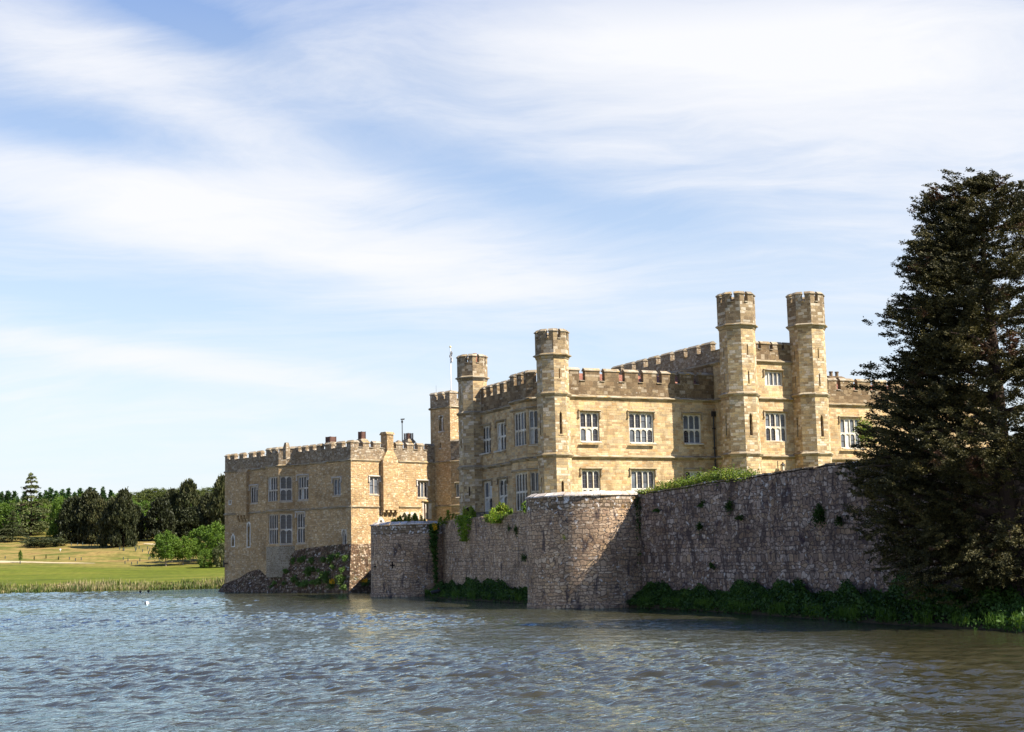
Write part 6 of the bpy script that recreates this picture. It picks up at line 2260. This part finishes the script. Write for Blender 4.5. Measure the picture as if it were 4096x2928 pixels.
at_base('cedar', 310, 735, 112, 540, 'tall tiered cedar with bare thin top standing clear of the wood')
at_base('cedar', 120, 800, 490, 330, 'short dark spreading cedar beside the tall tiered cedar')
at_base('darkbush', 440, 845, 745, 470, 'low spreading juniper below the tall cedar', cat='bush')
at_base('bushy', 530, 800, 640, 130, 'yellow green bush at the right foot of the tall cedar', cat='bush')
for x, yb, yt, w, lab in ((745, 800, 365, 330, 'dark pine at the left end of the big pine clump'), (905, 806, 300, 290, 'dark pine second from the left in the big pine clump'), (1010, 815, 390, 250, 'dark pine in the middle of the big pine clump'),
                          (1150, 850, 375, 280, 'dark pine with low skirts right of the middle of the pine clump'), (1245, 855, 300, 250, 'tallest dark pine near the right end of the pine clump'), (1345, 790, 440, 230, 'dark pine leaning out at the right end of the pine clump'),
                          (1615, 785, 375, 290, 'lone dark pine right of the golden meadow'), (1925, 760, 470, 290, 'broad brownish pine behind the young trees'), (1735, 690, 285, 230, 'dark pine behind the lone pine'),
                          (1900, 700, 195, 250, 'tall dark pine with pointed top above the young trees'), (2110, 740, 330, 260, 'dark pine between the tall pointed pine and the keep'), (2240, 760, 160, 230, 'tall dark tree cut off by the left edge of the keep')):
    at_base('pine', x, yb, yt, w, lab)
for x, yb, yt, w, lab in ((1675, 1045, 690, 265, 'nearest young tree with pale trunk on the lawn edge'), (1735, 1012, 745, 210, 'young tree just behind the nearest one'), (1848, 1035, 745, 285, 'young tree right of the nearest one'),
                          (2070, 1000, 640, 330, 'bright green tree behind the round bush'), (2200, 1020, 600, 300, 'bright green tree touching the edge of the keep'), (1950, 1000, 760, 230, 'green tree behind the young trees')):
    at_base('young', x, yb, yt, w, lab)
at_base('bushy', 2080, 1062, 865, 210, 'round olive green bush by the lawn next to the keep', cat='bush')
at_base('darkbush', 2230, 1060, 800, 170, 'dark shrubby tree in the shade beside the keep', cat='bush')
for x, yb, yt, w, lab in ((30, 790, 400, 260, 'bright green tree at the left border behind the short cedar'), (590, 800, 500, 150, 'yellowish tree between tall cedar and pine clump'), (1460, 720, 480, 150, 'bright tree right behind the end of the pine clump'),
                          (1560, 700, 380, 170, 'bright green tree behind the lone dark pine'), (600, 760, 350, 200, 'grey green weeping tree behind the yellowish tree')):
    at_base('round', x, yb, yt, w, lab)
at_base('young', 203, 1012, 885, 38, 'thin sapling with few leaves by the gravel path')
for x, yb in ((345, 985), (465, 970), (590, 985)):
    at_base('darkbush', x, yb, yb - 45, 13, 'small dry sapling below the quarry bank', cat='sapling', group='dry saplings below the quarry bank')
ordn = ['first', 'second', 'third', 'fourth', 'fifth', 'sixth', 'seventh', 'eighth', 'ninth', 'tenth', 'eleventh', 'twelfth', 'thirteenth', 'fourteenth', 'fifteenth', 'sixteenth', 'seventeenth', 'eighteenth', 'nineteenth', 'twentieth', 'twenty first', 'twenty second', 'twenty third', 'twenty fourth', 'twenty fifth', 'twenty sixth', 'twenty seventh', 'twenty eighth', 'twenty ninth', 'thirtieth']
sky_l = [(-260, 300, 'round'), (-200, 270, 'spruce'), (-130, 290, 'spruce'), (-60, 285, 'spruce'), (0, 285, 'spruce'), (65, 275, 'spruce'), (135, 280, 'spruce'), (235, 288, 'spruce'), (395, 300, 'spruce'), (450, 275, 'spruce'), (500, 250, 'spruce'), (555, 280, 'spruce'), (620, 268, 'spruce'), (680, 258, 'spruce'), (740, 300, 'spruce'), (800, 246, 'spruce'), (862, 290, 'round'), (900, 240, 'spruce'), (945, 252, 'spruce'),
         (1030, 236, 'spruce'), (1115, 270, 'spruce'), (1180, 305, 'round'), (1250, 285, 'round')]
for i, (x, yt, k) in enumerate(sky_l):
    at_dist(k, x, 345 + (i * 37) % 40, yt + (i * 13) % 14 - 7, 150 + (i * 29) % 50 if k == 'spruce' else 200, ordn[i] + ' tree from the left along the spiky skyline behind the cedar', group='trees along the spiky skyline')
hill = [(1310, 315), (1390, 292), (1470, 268), (1550, 262), (1640, 270), (1730, 262), (1810, 255), (1960, 262), (2050, 272), (2135, 238), (2230, 250), (2330, 250), (2450, 262), (2600, 255), (2780, 270)]
for i, (x, yt) in enumerate(hill):
    at_dist('olive', x, 420 + (i * 53) % 70, yt + (i * 17) % 22 - 10, 170 + (i * 41) % 130, ordn[i] + ' rounded olive tree from the left along the hilltop beyond the pines', group='rounded trees on the hilltop')
r = np.random.default_rng(77)
for i in range(70):
    x = -300 + i * 44 + r.uniform(-20, 20)
    k = ('round', 'olive', 'round', 'spruce')[i % 4]
    Y = r.uniform(305, 335)
    at_dist(k, x, Y, r.uniform(330, 430) if x < 1300 else r.uniform(330, 450), r.uniform(150, 240) if k != 'spruce' else 120, 'tree of the mixed green wood rising behind the dark pines', group='mixed wood behind the pines')

# ------------------------------------------------------------------ the great yew
r = np.random.default_rng(5)
YD = 64.5
yb = at_depth(3992, 2330, YD)
yew = empty('yew_tree', (yb[0], yb[1], 0.9), 'huge dark yew overhanging the curtain wall at the right', 'tree')
sil = [(728, 3955, 3995), (742, 3850, 4040), (766, 3770, 4095), (800, 3730, 4260), (835, 3745, 4315), (863, 3722, 4360), (880, 3800, 4376), (935, 3732, 4430), (993, 3625, 4475), (1051, 3650, 4520), (1096, 3625, 4540), (1141, 3580, 4561), (1225, 3522, 4600), (1274, 3540, 4618), (1300, 3612, 4628), (1374, 3568, 4657), (1426, 3560, 4677), (1484, 3552, 4700), (1500, 3472, 4703), (1568, 3480, 4718), (1607, 3530, 4726), (1659, 3487, 4738), (1711, 3446, 4749), (1760, 3400, 4760), (1812, 3360, 4760), (1860, 3356, 4760), (1945, 3392, 4760), (2019, 3398, 4737), (2080, 3408, 4718), (2142, 3462, 4700), (2228, 3450, 4580), (2277, 3535, 4512), (2300, 3640, 4480)]
ys = np.array([q[0] for q in sil], float)
xl = np.array([q[1] for q in sil], float)
xr = np.array([q[2] for q in sil], float)
zs_ = np.array([at_depth(3990, y, YD)[2] for y in ys])[::-1]
el_ = np.array([at_depth(3990, y, YD)[0] - at_depth(x, y, YD)[0] for y, x in zip(ys, xl)])[::-1]
er_ = np.array([at_depth(x, y, YD)[0] - at_depth(3990, y, YD)[0] for y, x in zip(ys, xr)])[::-1]
bx = at_depth(3990, 1500, YD)[0]
_zg = np.linspace(zs_[0], zs_[-1], 160)
_eg = np.interp(_zg, zs_, el_)
_ker = np.exp(-np.linspace(-2.2, 2.2, 35) ** 2)
_sm = np.convolve(np.pad(_eg, 17, mode='edge'), _ker / _ker.sum(), mode='valid')
zs_l, el_ = _zg, np.clip(_eg + 1.3 * (_eg - _sm), .15, None)
C, D, L_ = [], [], []
limbs = MB()
zmin, zmax = zs_[0], zs_[-1]
NBOUGH = 250
for b in range(NBOUGH):
    zb_ = zmin + (zmax - zmin) * ((b + r.random()) / NBOUGH) ** 1.02
    a = r.uniform(-math.pi, math.pi) if b % 3 else r.choice([-1, 1]) * r.uniform(2.5, math.pi)
    ca, sa_ = math.cos(a), math.sin(a)
    eL, eR = np.interp(zb_, zs_l, el_) + .2 + .45 * math.exp(-((zb_ - 7.5) / 2.2) ** 2), np.interp(zb_, zs_, er_) + .25
    side = eR if ca > 0 else eL
    depth_r = min((eL + eR) * .5, 7.2)
    rad = 1 / math.sqrt((ca / max(side, .2)) ** 2 + (sa_ / max(depth_r, .2)) ** 2) * r.uniform(.74, 1.03)
    o_ = np.array([ca, sa_, 0])
    sd_ = np.array([-sa_, ca, 0])
    lift = r.uniform(-.10, .16) * rad if zb_ > 5 else r.uniform(-.12, .04) * rad
    low = zb_ < zmin + 2.5
    pts_ = []
    for q in range(26):
        u = r.uniform(.12, 1.0) ** .62
        p0 = np.array([bx, YD, zb_]) + o_ * rad * u + sd_ * r.normal() * (.16 * rad * (1.15 - .55 * u) + .18) + np.array([0, 0, lift * u - .10 * rad * u * u * .5 + r.normal() * (.20 + .03 * rad)])
        tl = r.uniform(.5, 1.05) * (.6 if zb_ > zmax - 2.0 else 1)
        tdir = o_ * .85 + sd_ * r.normal() * .45 + np.array([0, 0, (r.uniform(-.15, .65) if not low else r.uniform(-.6, .1))])
        tdir /= np.linalg.norm(tdir)
        m = int(125 * tl)
        v_ = r.random(m)
        sd = np.cross(tdir, (0, 0, 1.0))
        sd /= np.linalg.norm(sd) + 1e-6
        w = r.normal(size=m) * .17 * tl * (1 - .75 * v_)
        C.append(p0 + np.outer((v_ - 1) * tl, tdir) + np.outer(w, sd) + r.normal(size=(m, 3)) * .045)
        D.append(tdir * .7 + np.outer(np.sign(w), sd) * .6 + r.normal(size=(m, 3)) * .35)
        L_.append(r.uniform(.08, .17, m))
    if b % 4 == 0:
        t0 = np.array([bx, YD, max(.8, zb_ - .12 * rad)])
        e_ = np.array([bx, YD, zb_]) + o_ * rad * .9 + np.array([0, 0, lift * .8 - .04 * rad])
        limbs.tube([t0, (t0 + e_) / 2 + np.array([0, 0, .06 * rad]), e_], [.028 * rad, .016 * rad, .012], 6)
C, D, L_ = np.concatenate(C), np.concatenate(D), np.concatenate(L_)
cards('crown', C, D, L_, L_ * .40, F_YEW, None)
cr = COL.objects[-1]
cr.parent = yew
cr.matrix_parent_inverse = parent_world(yew).inverted()
zb = 0.4
limbs.tube([(bx - .1, YD, zb), (bx, YD, 1.6), (bx + .05, YD, 4), (bx, YD + .1, 8), (bx - .1, YD, 12), (bx - .3, YD, 15.5), (bx - .2, YD, zmax - .5)], [.62, .46, .42, .36, .26, .15, .04], 12)
limbs.build('trunk', M_BARK, yew)
# lighter broad-leaved growth showing behind the yew's edge
q = at_depth(3462, 1722, 84)
bush('wall_top_shrub', 'sunlit bright green bush on the terrace peeping out behind the yew', 'shrub', cloud(q, (.7, .6, .95), 1500, 9), [F_SHRUB], (.08, .16), .55)
